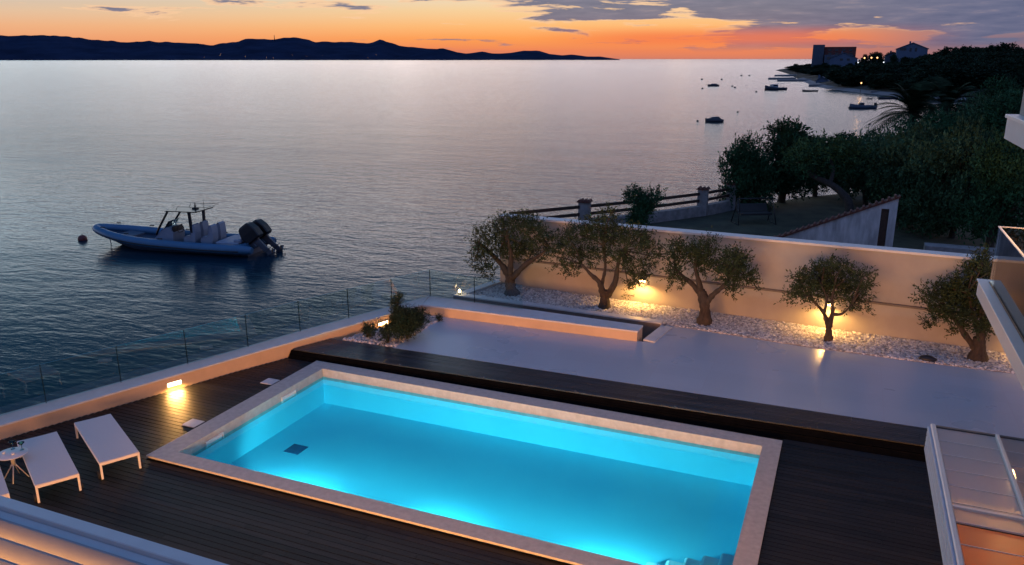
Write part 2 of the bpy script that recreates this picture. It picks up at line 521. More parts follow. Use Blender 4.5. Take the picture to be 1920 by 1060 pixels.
    n1 = N(nt, 'ShaderNodeTexNoise', Scale=1.5, Detail=8.0, Roughness=0.56, Distortion=0.35); L(mp.outputs[0], n1.inputs['Vector'])
    n2 = N(nt, 'ShaderNodeTexNoise', Scale=5.5, Detail=8.0, Roughness=0.6); L(mp.outputs[0], n2.inputs['Vector'])
    amp = math2('MULTIPLY', math2('SUBTRACT', n1.outputs['Fac'], 0.5), 3.0)
    cov = math2('MULTIPLY_ADD', math2('SUBTRACT', n2.outputs['Fac'], 0.5), 0.45, amp)
    cov = math2('MULTIPLY_ADD', mr(u, -0.30, 0.40), 0.62, cov)
    cov = math2('MULTIPLY_ADD', mr(e.outputs[0], 0.022, 0.056), 0.42, cov)
    mask = mr(cov, 0.52, 0.72)
    high = mr(e.outputs[0], 0.10, 0.17, 1.0, 0.0)
    near0 = mr(e.outputs[0], 0.006, 0.02)
    mask = math2('MULTIPLY', math2('MULTIPLY', mask, high), near0)
    mask = math2('MULTIPLY', mask, mr(fw, 0.1, 0.4))
    cc = ramp(nt, [(0.35, (0.10, 0.125, 0.225)), (0.58, (0.145, 0.16, 0.26)), (0.75, (0.25, 0.22, 0.29))], n2.outputs['Fac'])
    edge = mr(cov, 0.44, 0.56, 0.0, 1.0)
    edge2 = mr(cov, 0.58, 0.72, 1.0, 0.0)
    rim = math2('MULTIPLY', math2('MULTIPLY', edge, edge2), math2('MULTIPLY', high, mr(e.outputs[0], 0.02, 0.05)))
    out = mix(math2('MULTIPLY', mask, 0.88), base, cc.outputs[0])
    out = mix(math2('MULTIPLY', rim, 0.65), out, (1.0, 0.62, 0.36))
    # red afterglow streak low on the right
    st = math2('MULTIPLY', mr(e.outputs[0], 0.010, 0.022), mr(e.outputs[0], 0.024, 0.040, 1.0, 0.0))
    st = math2('MULTIPLY', st, math2('MULTIPLY', mr(u, 0.0, 0.18), mr(u, 0.30, 0.50, 1.0, 0.0)))
    out = mix(math2('MULTIPLY', st, 0.75), out, (0.92, 0.20, 0.075))
    L(out, bg.inputs['Color']); bg.inputs['Strength'].default_value = 1.0


build_world()

# ------------------------------------------------------------------ levels
Z_DECK, Z_UP, Z_SEA, Z_GRAV, Z_WATER = -0.08, 0.12, -2.3, 0.12, -0.20

# ------------------------------------------------------------------ sea and hills
b = MB()
b.add([(-60000, -400, Z_SEA), (60000, -400, Z_SEA), (60000, 60000, Z_SEA), (-60000, 60000, Z_SEA)], [(0, 1, 2, 3)])
tag(b.build('sea', M['sea']), kind='structure')


def hills(name, prof, D, thick, seed, tail=None):
    """ridge heightfield: prof = (px, py) of the skyline, stood at world distance D"""
    r = np.random.default_rng(seed)
    xs = np.arange(prof[0][0], prof[-1][0] + 1, 6.0)
    ys = np.interp(xs, [p[0] for p in prof], [p[1] for p in prof])
    ys = ys + np.convolve(r.normal(size=len(xs)), [.3, .5, .3], 'same') * np.clip((111 - ys) / 25, 0, 1) * 1.1
    rows = np.linspace(-1, 1, 13)
    fwd = unit(np.array([-R[0, 2], -R[1, 2], 0.0]))
    vs = []; n = len(xs)
    nz = r.normal(size=(len(rows), n))
    k = np.ones(7) / 7
    nz = np.array([np.convolve(a, k, 'same') for a in nz])
    for j, t in enumerate(rows):
        for i, (x, y) in enumerate(zip(xs, ys)):
            d = ray(x, y); d = d / math.hypot(d[0], d[1])
            top = CAM + d * D
            h = max(0.0, top[2] - Z_SEA)
            g = CAM + d * (D + t * thick * (0.4 + 0.6 * min(1, h / 150)))
            f = max(0.0, 1 - abs(t)) ** 0.75
            hh = h * f * (1.0 if abs(t) < 0.01 else 0.93 + 0.10 * nz[j, i])
            vs.append((g[0], g[1], Z_SEA - 2 + hh))
    fs = [(j * n + i, j * n + i + 1, (j + 1) * n + i + 1, (j + 1) * n + i) for j in range(len(rows) - 1) for i in range(n - 1)]
    m = MB(); m.add(vs, fs, True)
    return tag(m.build(name, M['hills']), kind='structure')


ridge = [(-260, 74), (-120, 69), (0, 66.5), (50, 66), (100, 67), (140, 70), (170, 74), (215, 77), (250, 79), (280, 77), (305, 80), (318, 78), (340, 80),
         (362, 81), (390, 83), (415, 82), (440, 79), (462, 73.5), (480, 71.5), (505, 73), (525, 72), (550, 69), (570, 73), (590, 77.5), (612, 79), (640, 78), (668, 80), (690, 82),
         (702, 78), (714, 73), (730, 79), (750, 86), (775, 87), (800, 91), (822, 90), (850, 97), (875, 100), (905, 97), (925, 100), (960, 99),
         (985, 94.5), (1010, 95), (1030, 101), (1055, 104), (1075, 102), (1100, 106), (1125, 106), (1150, 109.5), (1165, 111.5)]
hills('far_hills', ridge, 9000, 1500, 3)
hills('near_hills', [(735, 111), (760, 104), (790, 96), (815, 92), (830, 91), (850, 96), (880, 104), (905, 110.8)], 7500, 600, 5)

# mast and lights on the hills
p = at_y(514, 66, 8200); d0 = ray(514, 66); d0 = d0 / math.hypot(d0[0], d0[1]); top = CAM + d0 * 8900
b = MB(); b.tube([(top[0], top[1], top[2] - 60), tuple(top)], [5.0, 2.2], 6)
tag(b.build('radio_mast', M['metal']), 'thin radio mast standing on the ridge of the far island', 'mast')
lb = MB(); lb.ball((0, 0, 0), 1.1, 5)
proto = None
for i, (x, y) in enumerate([(383, 107.5), (414, 102), (412, 104), (460, 106), (500, 108), (512, 109), (548, 104), (575, 106), (605, 104), (690, 108.5), (705, 103)]):
    d = ray(x, y); d = d / math.hypot(d[0], d[1])
    q = CAM + d * 7350
    q[2] = max(q[2], Z_SEA + 4)
    if proto is None:
        o = proto = lb.build('village_light', M['farlamp'])
    else:
        o = proto.copy(); col.objects.link(o)
    o.location = q
    tag(o, 'tiny warm light of the village at the foot of the far island', 'light', 'village lights on the far island')

# ------------------------------------------------------------------ headland terrain on the right
shoreY = [22.6, 28.5, 31.8, 34.2, 37.2, 39.1, 45, 60, 100, 160, 200, 212, 222, 236, 262, 300, 400, 560, 740, 830, 900, 1000]
shoreX = [-9.6, -12.6, -10.1, -8.1, -6.0, -5.1, -2.0, 5.0, 14.0, 25, 30, 27, 17, 8, -2, -13, -25, -42, -66, -60, -20, 60]
inl = np.array([0, 0.4, 3, 8, 16, 30, 60, 110, 200, 420])


def shore_x(y):
    return float(np.interp(y, shoreY, shoreX))


def land_z(d, y):
    far = np.interp(d, [0, 0.4, 3, 8, 16, 30, 60, 110, 200, 420], [-2.7, -2.2, -1.6, -0.8, 0.2, 1.6, 4.0, 6.5, 9, 11])
    near = np.interp(d, [0, 0.4, 3, 8, 16, 30, 60, 110, 200, 420], [-2.7, 0, 0, 0, 0.0, 0.6, 3.0, 6, 9, 11])
    t = min(1, max(0, (y - 44) / 30))
    return float(near * (1 - t) + far * t)


def ground(x, y):
    return land_z(max(0, x - shore_x(y)), y)


ysr = sorted(set(list(np.arange(22.6, 60, 2.4)) + list(np.arange(60, 240, 8)) + list(np.arange(240, 1001, 30)) + shoreY))
vs = []; fs = []; n = len(inl)
for y in ysr:
    for k, d in enumerate(inl):
        jit = 0 if k < 3 or y < 60 else (rng.random() - 0.5) * 0.8
        vs.append((shore_x(y) + d, y, land_z(d, y) + jit))
for j in range(len(ysr) - 1):
    for i in range(n - 1):
        fs.append((j * n + i, j * n + i + 1, (j + 1) * n + i + 1, (j + 1) * n + i))
m = MB(); m.add(vs, fs, True)
o = m.build('headland', [M['land'], M['lawn'], M['beach']])
for pl in o.data.polygons:
    c = pl.center
    dd = c.x - shore_x(c.y)
    if c.y < 62: pl.material_index = 1
    elif dd < 5 and 195 < c.y < 420: pl.material_index = 2
tag(o, kind='structure')

# ------------------------------------------------------------------ terrace structure
PL = [at(-260, 883, 0.16), at(0, 798, 0.20), at(440, 671.5, 0.25), at(560, 637.5, 0.29), at(790, 571.5, 0.40)]      # parapet, inner top edge
PO = [at(-260, 860, 0.16), at(0, 778, 0.20), at(440, 656.6, 0.25), at(560, 621, 0.29), at(806, 554.5, 0.40)]        # parapet, outer top edge
BE = [at(790, 571.5, 0.40), at(1195, 621, 0.40), at(1205, 610.5, 0.40), at(806, 554.5, 0.40)]      # bench top
# base under everything (below the pool floor)
out_pts = [tuple(p[:2]) for p in PO]
KZ_ = 0.22
x9, y9 = at(930, 526, KZ_)[:2]
base_poly = [(12, -4), (12, 22.2), (x9, 22.2), (at(850, 553, KZ_)[0], at(850, 553, KZ_)[1]), out_pts[4], out_pts[3], out_pts[2], out_pts[1], out_pts[0], (out_pts[0][0] - 2, -4)]
b = MB(); b.prism(base_poly, -3.2, -1.3)
tag(b.build('terrace_base', M['masonry']), kind='structure')
b = MB()
for i in range(4):
    a0, a1, c0, c1 = PO[i], PO[i + 1], PL[i], PL[i + 1]
    b.hexa([(a0[0], a0[1], -3.1), (c0[0], c0[1], -3.1), (c1[0], c1[1], -3.1), (a1[0], a1[1], -3.1),
            (a0[0], a0[1], a0[2] - 0.035), (c0[0], c0[1], c0[2] - 0.035), (c1[0], c1[1], c1[2] - 0.035), (a1[0], a1[1], a1[2] - 0.035)])
par = empty('parapet_wall', tuple(PL[2]), label='low plastered parapet along the sea edge of the pool deck', cat='wall')
o = b.build('wall', M['plaster'], par); o.matrix_parent_inverse = Matrix.Translation(-Vector(PL[2]))
b = MB()
for i in range(4):
    a0, a1, c0, c1 = PO[i], PO[i + 1], PL[i], PL[i + 1]
    nrm_ = unit((c0 - a0) * np.array([1, 1, 0])) * 0.012
    b.hexa([(a0[0] - nrm_[0], a0[1] - nrm_[1], a0[2] - 0.035), (c0[0] + nrm_[0], c0[1] + nrm_[1], c0[2] - 0.035), (c1[0] + nrm_[0], c1[1] + nrm_[1], c1[2] - 0.035), (a1[0] - nrm_[0], a1[1] - nrm_[1], a1[2] - 0.035),
            (a0[0] - nrm_[0], a0[1] - nrm_[1], a0[2]), (c0[0] + nrm_[0], c0[1] + nrm_[1], c0[2]), (c1[0] + nrm_[0], c1[1] + nrm_[1], c1[2]), (a1[0] - nrm_[0], a1[1] - nrm_[1], a1[2])])
o = b.build('stone_cap', M['cap'], par); o.matrix_parent_inverse = Matrix.Translation(-Vector(PL[2]))


def place_local(o, loc):      # keep world-space mesh under a parent standing at loc
    o.matrix_parent_inverse = Matrix.Translation(-Vector(loc))
    return o


# bench (the parapet's return, a long low wall on the terrace)
bl = tuple(at(1197, 641, Z_UP))
bench = empty('bench_wall', bl, label='long low wall used as a bench between terrace and olive bed', cat='bench')
q = [np.array(p) for p in BE]
q0 = q[0] + np.array([0.02, 0.004, 0]); q3 = q[3] + np.array([0.02, -0.004, 0])
b = MB()
b.hexa([(q0[0], q0[1], Z_UP - 0.6), (q[1][0], q[1][1], Z_UP - 0.6), (q[2][0], q[2][1], Z_UP - 0.6), (q3[0], q3[1], Z_UP - 0.6),
        (q0[0], q0[1], 0.36), (q[1][0], q[1][1], 0.36), (q[2][0], q[2][1], 0.36), (q3[0], q3[1], 0.36)])
place_local(b.build('wall', M['plaster'], bench), bl)
b = MB()
b.hexa([(q0[0], q0[1] - 0.012, 0.36), (q[1][0] + .012, q[1][1] - 0.012, 0.36), (q[2][0] + .012, q[2][1] + .012, 0.36), (q3[0], q3[1] + .012, 0.36),
        (q0[0], q0[1] - 0.012, 0.40), (q[1][0] + .012, q[1][1] - 0.012, 0.40), (q[2][0] + .012, q[2][1] + .012, 0.40), (q3[0], q3[1] + .012, 0.40)])
place_local(b.build('stone_cap', M['cap'], bench), bl)

# ------------------------------------------------------------------ decks: real boards
POOL = dict(x0=-11.30, x1=-0.59, y0=9.50, y1=14.66)          # outer edge of the coping
INN = dict(x0=-10.86, x1=-0.92, y0=9.83, y1=14.28)           # water's edge


def par_x(y):                                                 # parapet inner face
    ys = [p[1] for p in PL]; xs = [p[0] for p in PL]
    return float(np.interp(y, ys, xs, left=xs[0] + (y - ys[0]) * (xs[1] - xs[0]) / (ys[1] - ys[0])))


def riser_y(x):
    return 14.855 + (x + 11.05) * 0.0284


def toe_y(x):                                                 # foot of the sloping riser
    return 14.69 + (x + 11.05) * 0.021


rnd = random.Random(3)


def boards(b, y0, y1, xa, xb, z, pitch=0.118, gap=0.012, skew=0.0):
    y = y0
    while y < y1 - 0.02:
        x_l, x_r = xa(y), xb(y)
        x = x_l - rnd.random() * 2.0
        while x < x_r:
            ln = rnd.choice([2.4, 3.0, 3.6])
            a, c = max(x, x_l), min(x + ln - 0.006, x_r)
            x += ln
            if c - a > 0.05:
                dz = (rnd.random() - 0.5) * 0.003
                hz = z + dz
                ya, yc = y + skew * (a + 11), y + skew * (c + 11)
                wd = pitch - gap
                b.hexa([(a, ya, hz - 0.02), (c, yc, hz - 0.02), (c, yc + wd, hz - 0.02), (a, ya + wd, hz - 0.02),
                        (a, ya, hz), (c, yc, hz), (c, yc + wd, hz), (a, ya + wd, hz)])
        y += pitch


b = MB()
XR = 6.0
boards(b, 1.0, POOL['y0'] - 0.01, lambda y: par_x(y + 0.12) + 0.02, lambda y: XR, Z_DECK)
boards(b, POOL['y0'], POOL['y1'], lambda y: par_x(y + 0.12) + 0.02, lambda y: POOL['x0'] - 0.008, Z_DECK)
boards(b, POOL['y0'], POOL['y1'], lambda y: POOL['x1'] + 0.008, lambda y: XR, Z_DECK)
# last strip up to the riser
b.hexa([(POOL['x1'] + .01, 14.70, Z_DECK - .02), (XR, 14.70, Z_DECK - .02), (XR, toe_y(XR) - .01, Z_DECK - .02), (POOL['x1'] + .01, toe_y(POOL['x1']) - .01, Z_DECK - .02),
        (POOL['x1'] + .01, 14.70, Z_DECK), (XR, 14.70, Z_DECK), (XR, toe_y(XR) - .01, Z_DECK), (POOL['x1'] + .01, toe_y(POOL['x1']) - .01, Z_DECK)])
tag(b.build('deck', M['deck']), kind='structure')
b = MB()
# dark substructure seen through the gaps
for (xa, ya, xb, yb) in ((-21, -3, XR, POOL['y0'] + .1), (-21, POOL['y0'] + .1, POOL['x0'] + .1, POOL['y1'] - .1), (POOL['x1'] - .1, POOL['y0'] + .1, XR, POOL['y1'] - .1), (-21, POOL['y1'] - .1, XR, 15.4)):
    def cut(x, y): return max(x, par_x(y) - 0.05)
    b.add([(cut(xa, ya), ya, -0.125), (xb, ya, -0.125), (xb, yb, -0.125), (cut(xa, yb), yb, -0.125)], [(0, 1, 2, 3)])
tag(b.build('deck_underlay', M['dark']), kind='structure')

# upper deck strip and its riser
TE = 16.02 - 0.235                                            # deck / tile edge at this level
te0 = at(630, 636, Z_UP)[1]; te1 = at(1738, 803, Z_UP)[1]
te0x = at(630, 636, Z_UP)[0]; te1x = at(1738, 803, Z_UP)[0]


def tile_y(x):
    return te0 + (x - te0x) * (te1 - te0) / (te1x - te0x)


b = MB()
nb = 10
xr = XR
for k in range(nb):
    x = -12.6
    while x < xr:
        ln = rnd.choice([2.4, 3.0, 3.6]); c = min(x + ln - 0.006, xr); a = x; x += ln

        def yy(xx, t): return riser_y(xx) + (tile_y(xx) - 0.01 - riser_y(xx)) * t
        t0, t1 = k / nb, (k + 0.91) / nb
        ym = yy(a, t1)
        a = max(a, par_x(ym) + 0.03)
        if c - a < 0.05: continue
        hz = Z_UP + (rnd.random() - .5) * 0.003
        b.hexa([(a, yy(a, t0), hz - .025), (c, yy(c, t0), hz - .025), (c, yy(c, t1), hz - .025), (a, yy(a, t1), hz - .025),
                (a, yy(a, t0), hz), (c, yy(c, t0), hz), (c, yy(c, t1), hz), (a, yy(a, t1), hz)])
tag(b.build('upper_deck', M['deckup']), kind='structure')
b = MB()
# riser boards
for k in range(2):
    ta, tb_ = k / 2 + .02, (k + 1) / 2 - .02

    def rp(x, t, o=0.0): return (x, toe_y(x) + (riser_y(x) + .005 - toe_y(x)) * t + o, Z_DECK - .01 + (Z_UP - .028 - Z_DECK + .01) * t)
    xa = par_x(14.8) + .03
    b.hexa([rp(xa, ta), rp(xr, ta), rp(xr, ta, .03), rp(xa, ta, .03), rp(xa, tb_), rp(xr, tb_), rp(xr, tb_, .03), rp(xa, tb_, .03)])
tag(b.build('deck_step', M['riser']), kind='structure')

# tiled terrace slab
tx0 = at(740, 650, Z_UP)[0]
P_a = at(740, 650, Z_UP); P_b = at(830, 595, Z_UP)
b = MB()
b.prism([(P_a[0], tile_y(P_a[0])), (9, tile_y(9)), (9, 20.0), (BE[1][0] + .4, BE[1][1] + 1.6), (BE[1][0] + .4, BE[0][1] + 0.2), (P_b[0] - .3, BE[0][1] + .2), (P_b[0], P_b[1])], -0.5, Z_UP)
tag(b.build('terrace', M['tiles']), kind='structure')

# ------------------------------------------------------------------ olive bed: kerb, gravel, pebbles
KZ = 0.22
k0 = at(850, 553, KZ); k1 = at(930, 525, KZ); k2 = at(1240, 606, KZ); k3 = at(1205, 632, KZ)
kl = tuple(k2)
kerb = empty('planter_kerb', kl, label='pale stone kerb framing the seaward end of the white gravel bed', cat='kerb')
b = MB()


def strip(b, p, q, off, z0, z1):
    p = np.array(p); q = np.array(q); d = unit((q - p) * np.array([1, 1, 0])); nn = np.array([-d[1], d[0], 0]) * off
    b.hexa([(p[0], p[1], z0), (q[0], q[1], z0), (q[0] + nn[0], q[1] + nn[1], z0), (p[0] + nn[0], p[1] + nn[1], z0),
            (p[0], p[1], z1), (q[0], q[1], z1), (q[0] + nn[0], q[1] + nn[1], z1), (p[0] + nn[0], p[1] + nn[1], z1)])


kx = unit((k2 - k0) * np.array([1, 1, 0]))
strip(b, k0, k2, 0.26, -0.6, KZ)
o = b.build('front_kerb', M['cap'], kerb); place_local(o, kl)
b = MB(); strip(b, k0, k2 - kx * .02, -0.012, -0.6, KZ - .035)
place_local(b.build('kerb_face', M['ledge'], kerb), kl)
b = MB(); strip(b, k0 + np.array([0.28, 0.265, 0]), k1 + np.array([0.25, 0.0, 0]), 0.26, -0.6, KZ - 0.003)
place_local(b.build('sea_kerb', M['cap'], kerb), kl)
b = MB(); strip(b, k3 + np.array([0.02, 0, 0]), k2 + np.array([0.005, -0.005, 0]), -0.30, -0.5, KZ - 0.06)
place_local(b.build('return_kerb', M['cap'], kerb), kl)

# boundary wall line
W0 = at(938, 533, Z_GRAV); W1 = at(1817, 654, Z_GRAV)
wd = unit((W1 - W0) * np.array([1, 1, 0])); wn = np.array([-wd[1], wd[0], 0])


def wallp(s, off=0.0, z=0.0):
    p = W0 + wd * s + wn * off
    return (p[0], p[1], z)


LW = 20.0
Z_LEDGE = 1.02


def z_top(s): return 2.33 + s * 0.006


wl = wallp(0, 0, Z_GRAV)
bw = empty('boundary_wall', wl, label='long cream plastered boundary wall behind the olive trees', cat='wall')


def wslab(name, mtl, o0, o1, z0, z1, s0=0.0, s1=LW, zt=None):
    b = MB()
    f = zt or (lambda s: z1)
    b.hexa([wallp(s0, o0, z0), wallp(s1, o0, z0), wallp(s1, o1, z0), wallp(s0, o1, z0), wallp(s0, o0, f(s0)), wallp(s1, o0, f(s1)), wallp(s1, o1, f(s1)), wallp(s0, o1, f(s0))])
    return place_local(b.build(name, mtl, bw), wl)


wslab('lower_wall', M['wallplaster'], 0.0, 0.34, -3.0, Z_LEDGE - 0.05)
wslab('ledge', M['ledge'], -0.035, 0.34, Z_LEDGE - 0.05, Z_LEDGE)
wslab('upper_wall', M['wallplaster'], 0.05, 0.34, Z_LEDGE, 0, zt=lambda s: z_top(s) - 0.06)
b = MB()
b.hexa([wallp(-.05, 0.0, z_top(0) - .06), wallp(LW, 0.0, z_top(LW) - .06), wallp(LW, 0.40, z_top(LW) - .06), wallp(-.05, 0.40, z_top(0) - .06),
        wallp(-.05, 0.0, z_top(0)), wallp(LW, 0.0, z_top(LW)), wallp(LW, 0.40, z_top(LW)), wallp(-.05, 0.40, z_top(0))])
place_local(b.build('stone_cap', M['cap'], bw), wl)

# gravel sheet
gf = [at(1240, 608, Z_GRAV), at(1280, 614.5, Z_GRAV), at(1518, 652, Z_GRAV), at(1722, 679, Z_GRAV), at(1902, 701, Z_GRAV), at(2150, 728, Z_GRAV)]
b = MB()
poly = [(k0[0] + .3, k0[1] + .2), (k2[0] + 0.02, k2[1] + .15)] + [(p[0], p[1]) for p in gf] + [(9, W1[1] - 0.25), wallp(0.0, 0.1)[:2]]
b.prism(poly, -0.3, Z_UP + 0.012)
tag(b.build('gravel_bed', M['gravel']), kind='structure')


def inside(poly, x, y):
    c = False; j = len(poly) - 1
    for i in range(len(poly)):
        xi, yi = poly[i]; xj, yj = poly[j]
        if (yi > y) != (yj > y) and x < (xj - xi) * (y - yi) / (yj - yi) + xi: c = not c
        j = i
    return c


def pebbles(name, poly, z, n, seed):
    r = random.Random(seed)
    xs = [p[0] for p in poly]; ys = [p[1] for p in poly]
    ico_v = []
    for k in range(5):
        ico_v.append((math.cos(2 * PI * k / 5), math.sin(2 * PI * k / 5), -0.15))
    for k in range(5):
        ico_v.append((0.62 * math.cos(2 * PI * (k + .5) / 5), 0.62 * math.sin(2 * PI * (k + .5) / 5), 0.6))
    ico_v.append((0, 0, 0.8))
    faces = [(k, (k + 1) % 5, 5 + k) for k in range(5)] + [((k + 1) % 5, 5 + (k + 1) % 5, 5 + k) for k in range(5)] + [(5 + k, 5 + (k + 1) % 5, 10) for k in range(5)]
    V = []; Fc = []
    while n > 0:
        x = r.uniform(min(xs), max(xs)); y = r.uniform(min(ys), max(ys))
        if not inside(poly, x, y): continue
        n -= 1
        s = r.uniform(0.022, 0.05); a = r.uniform(0, 6.28); sx_, sy_, sz_ = s * r.uniform(.8, 1.4), s * r.uniform(.7, 1.1), s * r.uniform(.5, .9)
        tx, ty = r.uniform(-.5, .5), r.uniform(-.5, .5)
        o = len(V)
        for (px, py, pz) in ico_v:
            qx, qy, qz = px * sx_, py * sy_, pz * sz_
            qz += qx * tx + qy * ty
            V.append((x + qx * math.cos(a) - qy * math.sin(a), y + qx * math.sin(a) + qy * math.cos(a), z + qz))
        Fc += [(f[0] + o, f[1] + o, f[2] + o) for f in faces]
    me = bpy.data.meshes.new(name); me.from_pydata(V, [], Fc); me.materials.append(M['pebble'])
    o = bpy.data.objects.new(name, me); col.objects.link(o)
    return o


tag(pebbles('pebbles', [(p[0], p[1]) for p in poly], Z_UP + 0.015, 15000, 5), 'loose white pebbles covering the long bed under the olive trees', 'pebbles', kind='stuff')
ppoly = [(p[0], p[1]) for p in (at(640, 637, Z_UP), at(740, 651, Z_UP), at(830, 596, Z_UP), at(793, 589, Z_UP))]
b = MB(); b.prism(ppoly, -0.3, Z_UP - 0.004)
tag(b.build('planter_soil', M['gravel']), kind='structure')
tag(pebbles('pebbles', ppoly, Z_UP, 1500, 6), 'white pebbles around the shrubs in the corner planter', 'pebbles', kind='stuff')

# ------------------------------------------------------------------ swimming pool
pl_loc = ((POOL['x0'] + POOL['x1']) / 2, (POOL['y0'] + POOL['y1']) / 2, 0)
pool = empty('swimming_pool', pl_loc, label='rectangular swimming pool glowing turquoise with a pale stone coping', cat='swimming pool')
b = MB()
x0, x1, y0, y1 = POOL['x0'], POOL['x1'], POOL['y0'], POOL['y1']; a0, a1, c0, c1 = INN['x0'], INN['x1'], INN['y0'], INN['y1']
ZB = -0.27
outer = [(x0, y0), (x1, y0), (x1, y1), (x0, y1)]; inner = [(a0, c0), (a1, c0), (a1, c1), (a0, c1)]
vs = [(p[0], p[1], z) for z in (0, -0.038) for p in outer] + [(p[0], p[1], z) for z in (0, ZB) for p in inner]
fs = []
for i in range(4):
    j = (i + 1) % 4
    fs += [(i, j, 8 + j, 8 + i), (i, 4 + i, 4 + j, j), (8 + i, 8 + j, 12 + j, 12 + i), (4 + i, 12 + i, 12 + j, 4 + j)]
b.add(vs, fs)
place_local(b.build('coping', M['coping'], pool), pl_loc)
PD = -0.88
b = MB()
e_ = 0.012
vs = [(a0 - e_, c0 - e_, ZB + .02), (a1 + e_, c0 - e_, ZB + .02), (a1 + e_, c1 + e_, ZB + .02), (a0 - e_, c1 + e_, ZB + .02), (a0 - e_, c0 - e_, PD), (a1 + e_, c0 - e_, PD), (a1 + e_, c1 + e_, PD), (a0 - e_, c1 + e_, PD)]
b.add(vs, [(0, 1, 5, 4), (1, 2, 6, 5), (2, 3, 7, 6), (3, 0, 4, 7), (4, 5, 6, 7)])
place_local(b.build('basin', M['basin'], pool), pl_loc)
b = MB(); b.add([(a0 + .002, c0 + .002, Z_WATER), (a1 - .002, c0 + .002, Z_WATER), (a1 - .002, c1 - .002, Z_WATER), (a0 + .002, c1 - .002, Z_WATER)], [(0, 1, 2, 3)])
place_local(b.build('water', M['poolwater'], pool), pl_loc)
d = at(555, 843, PD)
b = MB(); b.box((d[0] - .18, d[1] - .18, PD), (d[0] + .18, d[1] + .18, PD + .012))
place_local(b.build('drain', M['drain'], pool), pl_loc)
# skimmer mouths on the left wall
for (x, y) in ((540, 737), (400, 815)):
    yy = at_y(x, y, 13).copy()
    # solve for the left wall plane x = a0
    dd = ray(x, y); t = a0 / dd[0]; pt = CAM + dd * t
    b = MB(); w2 = 0.24
    b.box((a0 - .002, pt[1] - w2, -0.235), (a0 + .035, pt[1] - w2 + .03, -0.115))
    b.box((a0 - .002, pt[1] + w2 - .03, -0.235), (a0 + .035, pt[1] + w2, -0.115))
    b.box((a0 - .002, pt[1] - w2 + .03, -0.142), (a0 + .034, pt[1] + w2 - .03, -0.115))
    b.box((a0 - .002, pt[1] - w2 + .03, -0.235), (a0 + .012, pt[1] + w2 - .03, -0.142))
    place_local(b.build('skimmer', M['skim'], pool), pl_loc)
# moulded stair in the near right corner
b = MB()
sxs = [-2.30, -1.98, -1.70, -1.43, -1.16, a1]
stz = [-0.74, -0.62, -0.50, -0.39, -0.28]
yf = at(1300, 1043, -0.45)[1]
pts = []
for i in range(5):
    rr = 0.045
    pts += [(sxs[i], stz[i] - 0.12 if i else PD), (sxs[i], stz[i] - rr), (sxs[i] + rr * .35, stz[i] - rr * .3), (sxs[i] + rr, stz[i])]
pts += [(a1 + .005, stz[-1]), (a1 + .005, PD)]
b.prism_v([(p[0], p[1]) for p in reversed(pts)], c0 - .005, yf)
place_local(b.build('stair', M['bowl'], pool), pl_loc)
# underwater lamps in the near wall
for x in (-8.9, -5.9, -2.9):
    b = MB()
    b.loft([[(x + r_ * math.cos(t), c0 - .01 + yo, -0.42 + r_ * math.sin(t)) for t in [2 * PI * k / 20 for k in range(20)]] for r_, yo in ((0.13, 0.0), (0.13, 0.03), (0.10, 0.045))])
    place_local(b.build('pool_lamp', M['poollamp'], pool), pl_loc)
# white deck lids beside the coping
for (x, y), lab in (((505, 716), 'white square skimmer lid in the deck nearer the terrace step'), ((361, 794), 'white square skimmer lid in the deck nearer the sun loungers')):
    p = at(x, y, Z_DECK)
    b = MB(); b.box((-.16, -.15, 0.0), (.16, .15, .014), 0.006); b.tube([(0, -.07, .012), (0, -.07, .018)], .02, 10); b.tube([(0, .07, .012), (0, .07, .018)], .02, 10)
    o = b.build('skimmer_lid', M['cap']); o.location = (min(p[0] + .02, x0 - .18), p[1], Z_DECK + .002)
    tag(o, lab, 'lid', 'skimmer lids beside the pool')

# small spot caps along the edge of the upper deck
for i, (x, y) in enumerate([(585, 673), (735, 694), (897, 717), (1071, 743), (1262, 770)]):
    p = at(x, y, Z_UP)
    b = MB(); b.lathe([(.028, 0), (.028, .008), (.02, .012), (.001, .012)], 12)
    o = b.build('deck_spot', M['enginegrey']); o.location = (p[0], riser_y(p[0]) + .05, Z_UP + .001)
    tag(o, 'small metal spot cap in the step edge, ' + ['nearest the parapet', 'second from the parapet', 'third from the parapet', 'fourth from the parapet', 'farthest from the parapet'][i], 'deck light', 'spot caps along the deck step')

# ------------------------------------------------------------------ glass balustrades
HT = [0.84, 0.85, 0.86, 0.86, 0.86]


def on_outer(x):     # photo column -> point on the parapet's outer line
    for i in range(len(PO) - 1):
        xa = [-260, 0, 440, 560, 806][i]; xb = [-260, 0, 440, 560, 806][i + 1]
        if x <= xb or i == len(PO) - 2:
            # walk along the segment to the column
            lo, hi = 0.0, 1.0
            for _ in range(40):
                t = (lo + hi) / 2; p = PO[i] + (PO[i + 1] - PO[i]) * t
                c = R.T @ (p - CAM); px = CX + F * c[0] / -c[2]
                if px < x: lo = t
                else: hi = t
            return p


gcols = [-150, -30, 85, 225, 350, 463, 561, 652, 733, 806]
gp = [on_outer(x) for x in gcols[:-1]] + [PO[4]]
ins = 0.05


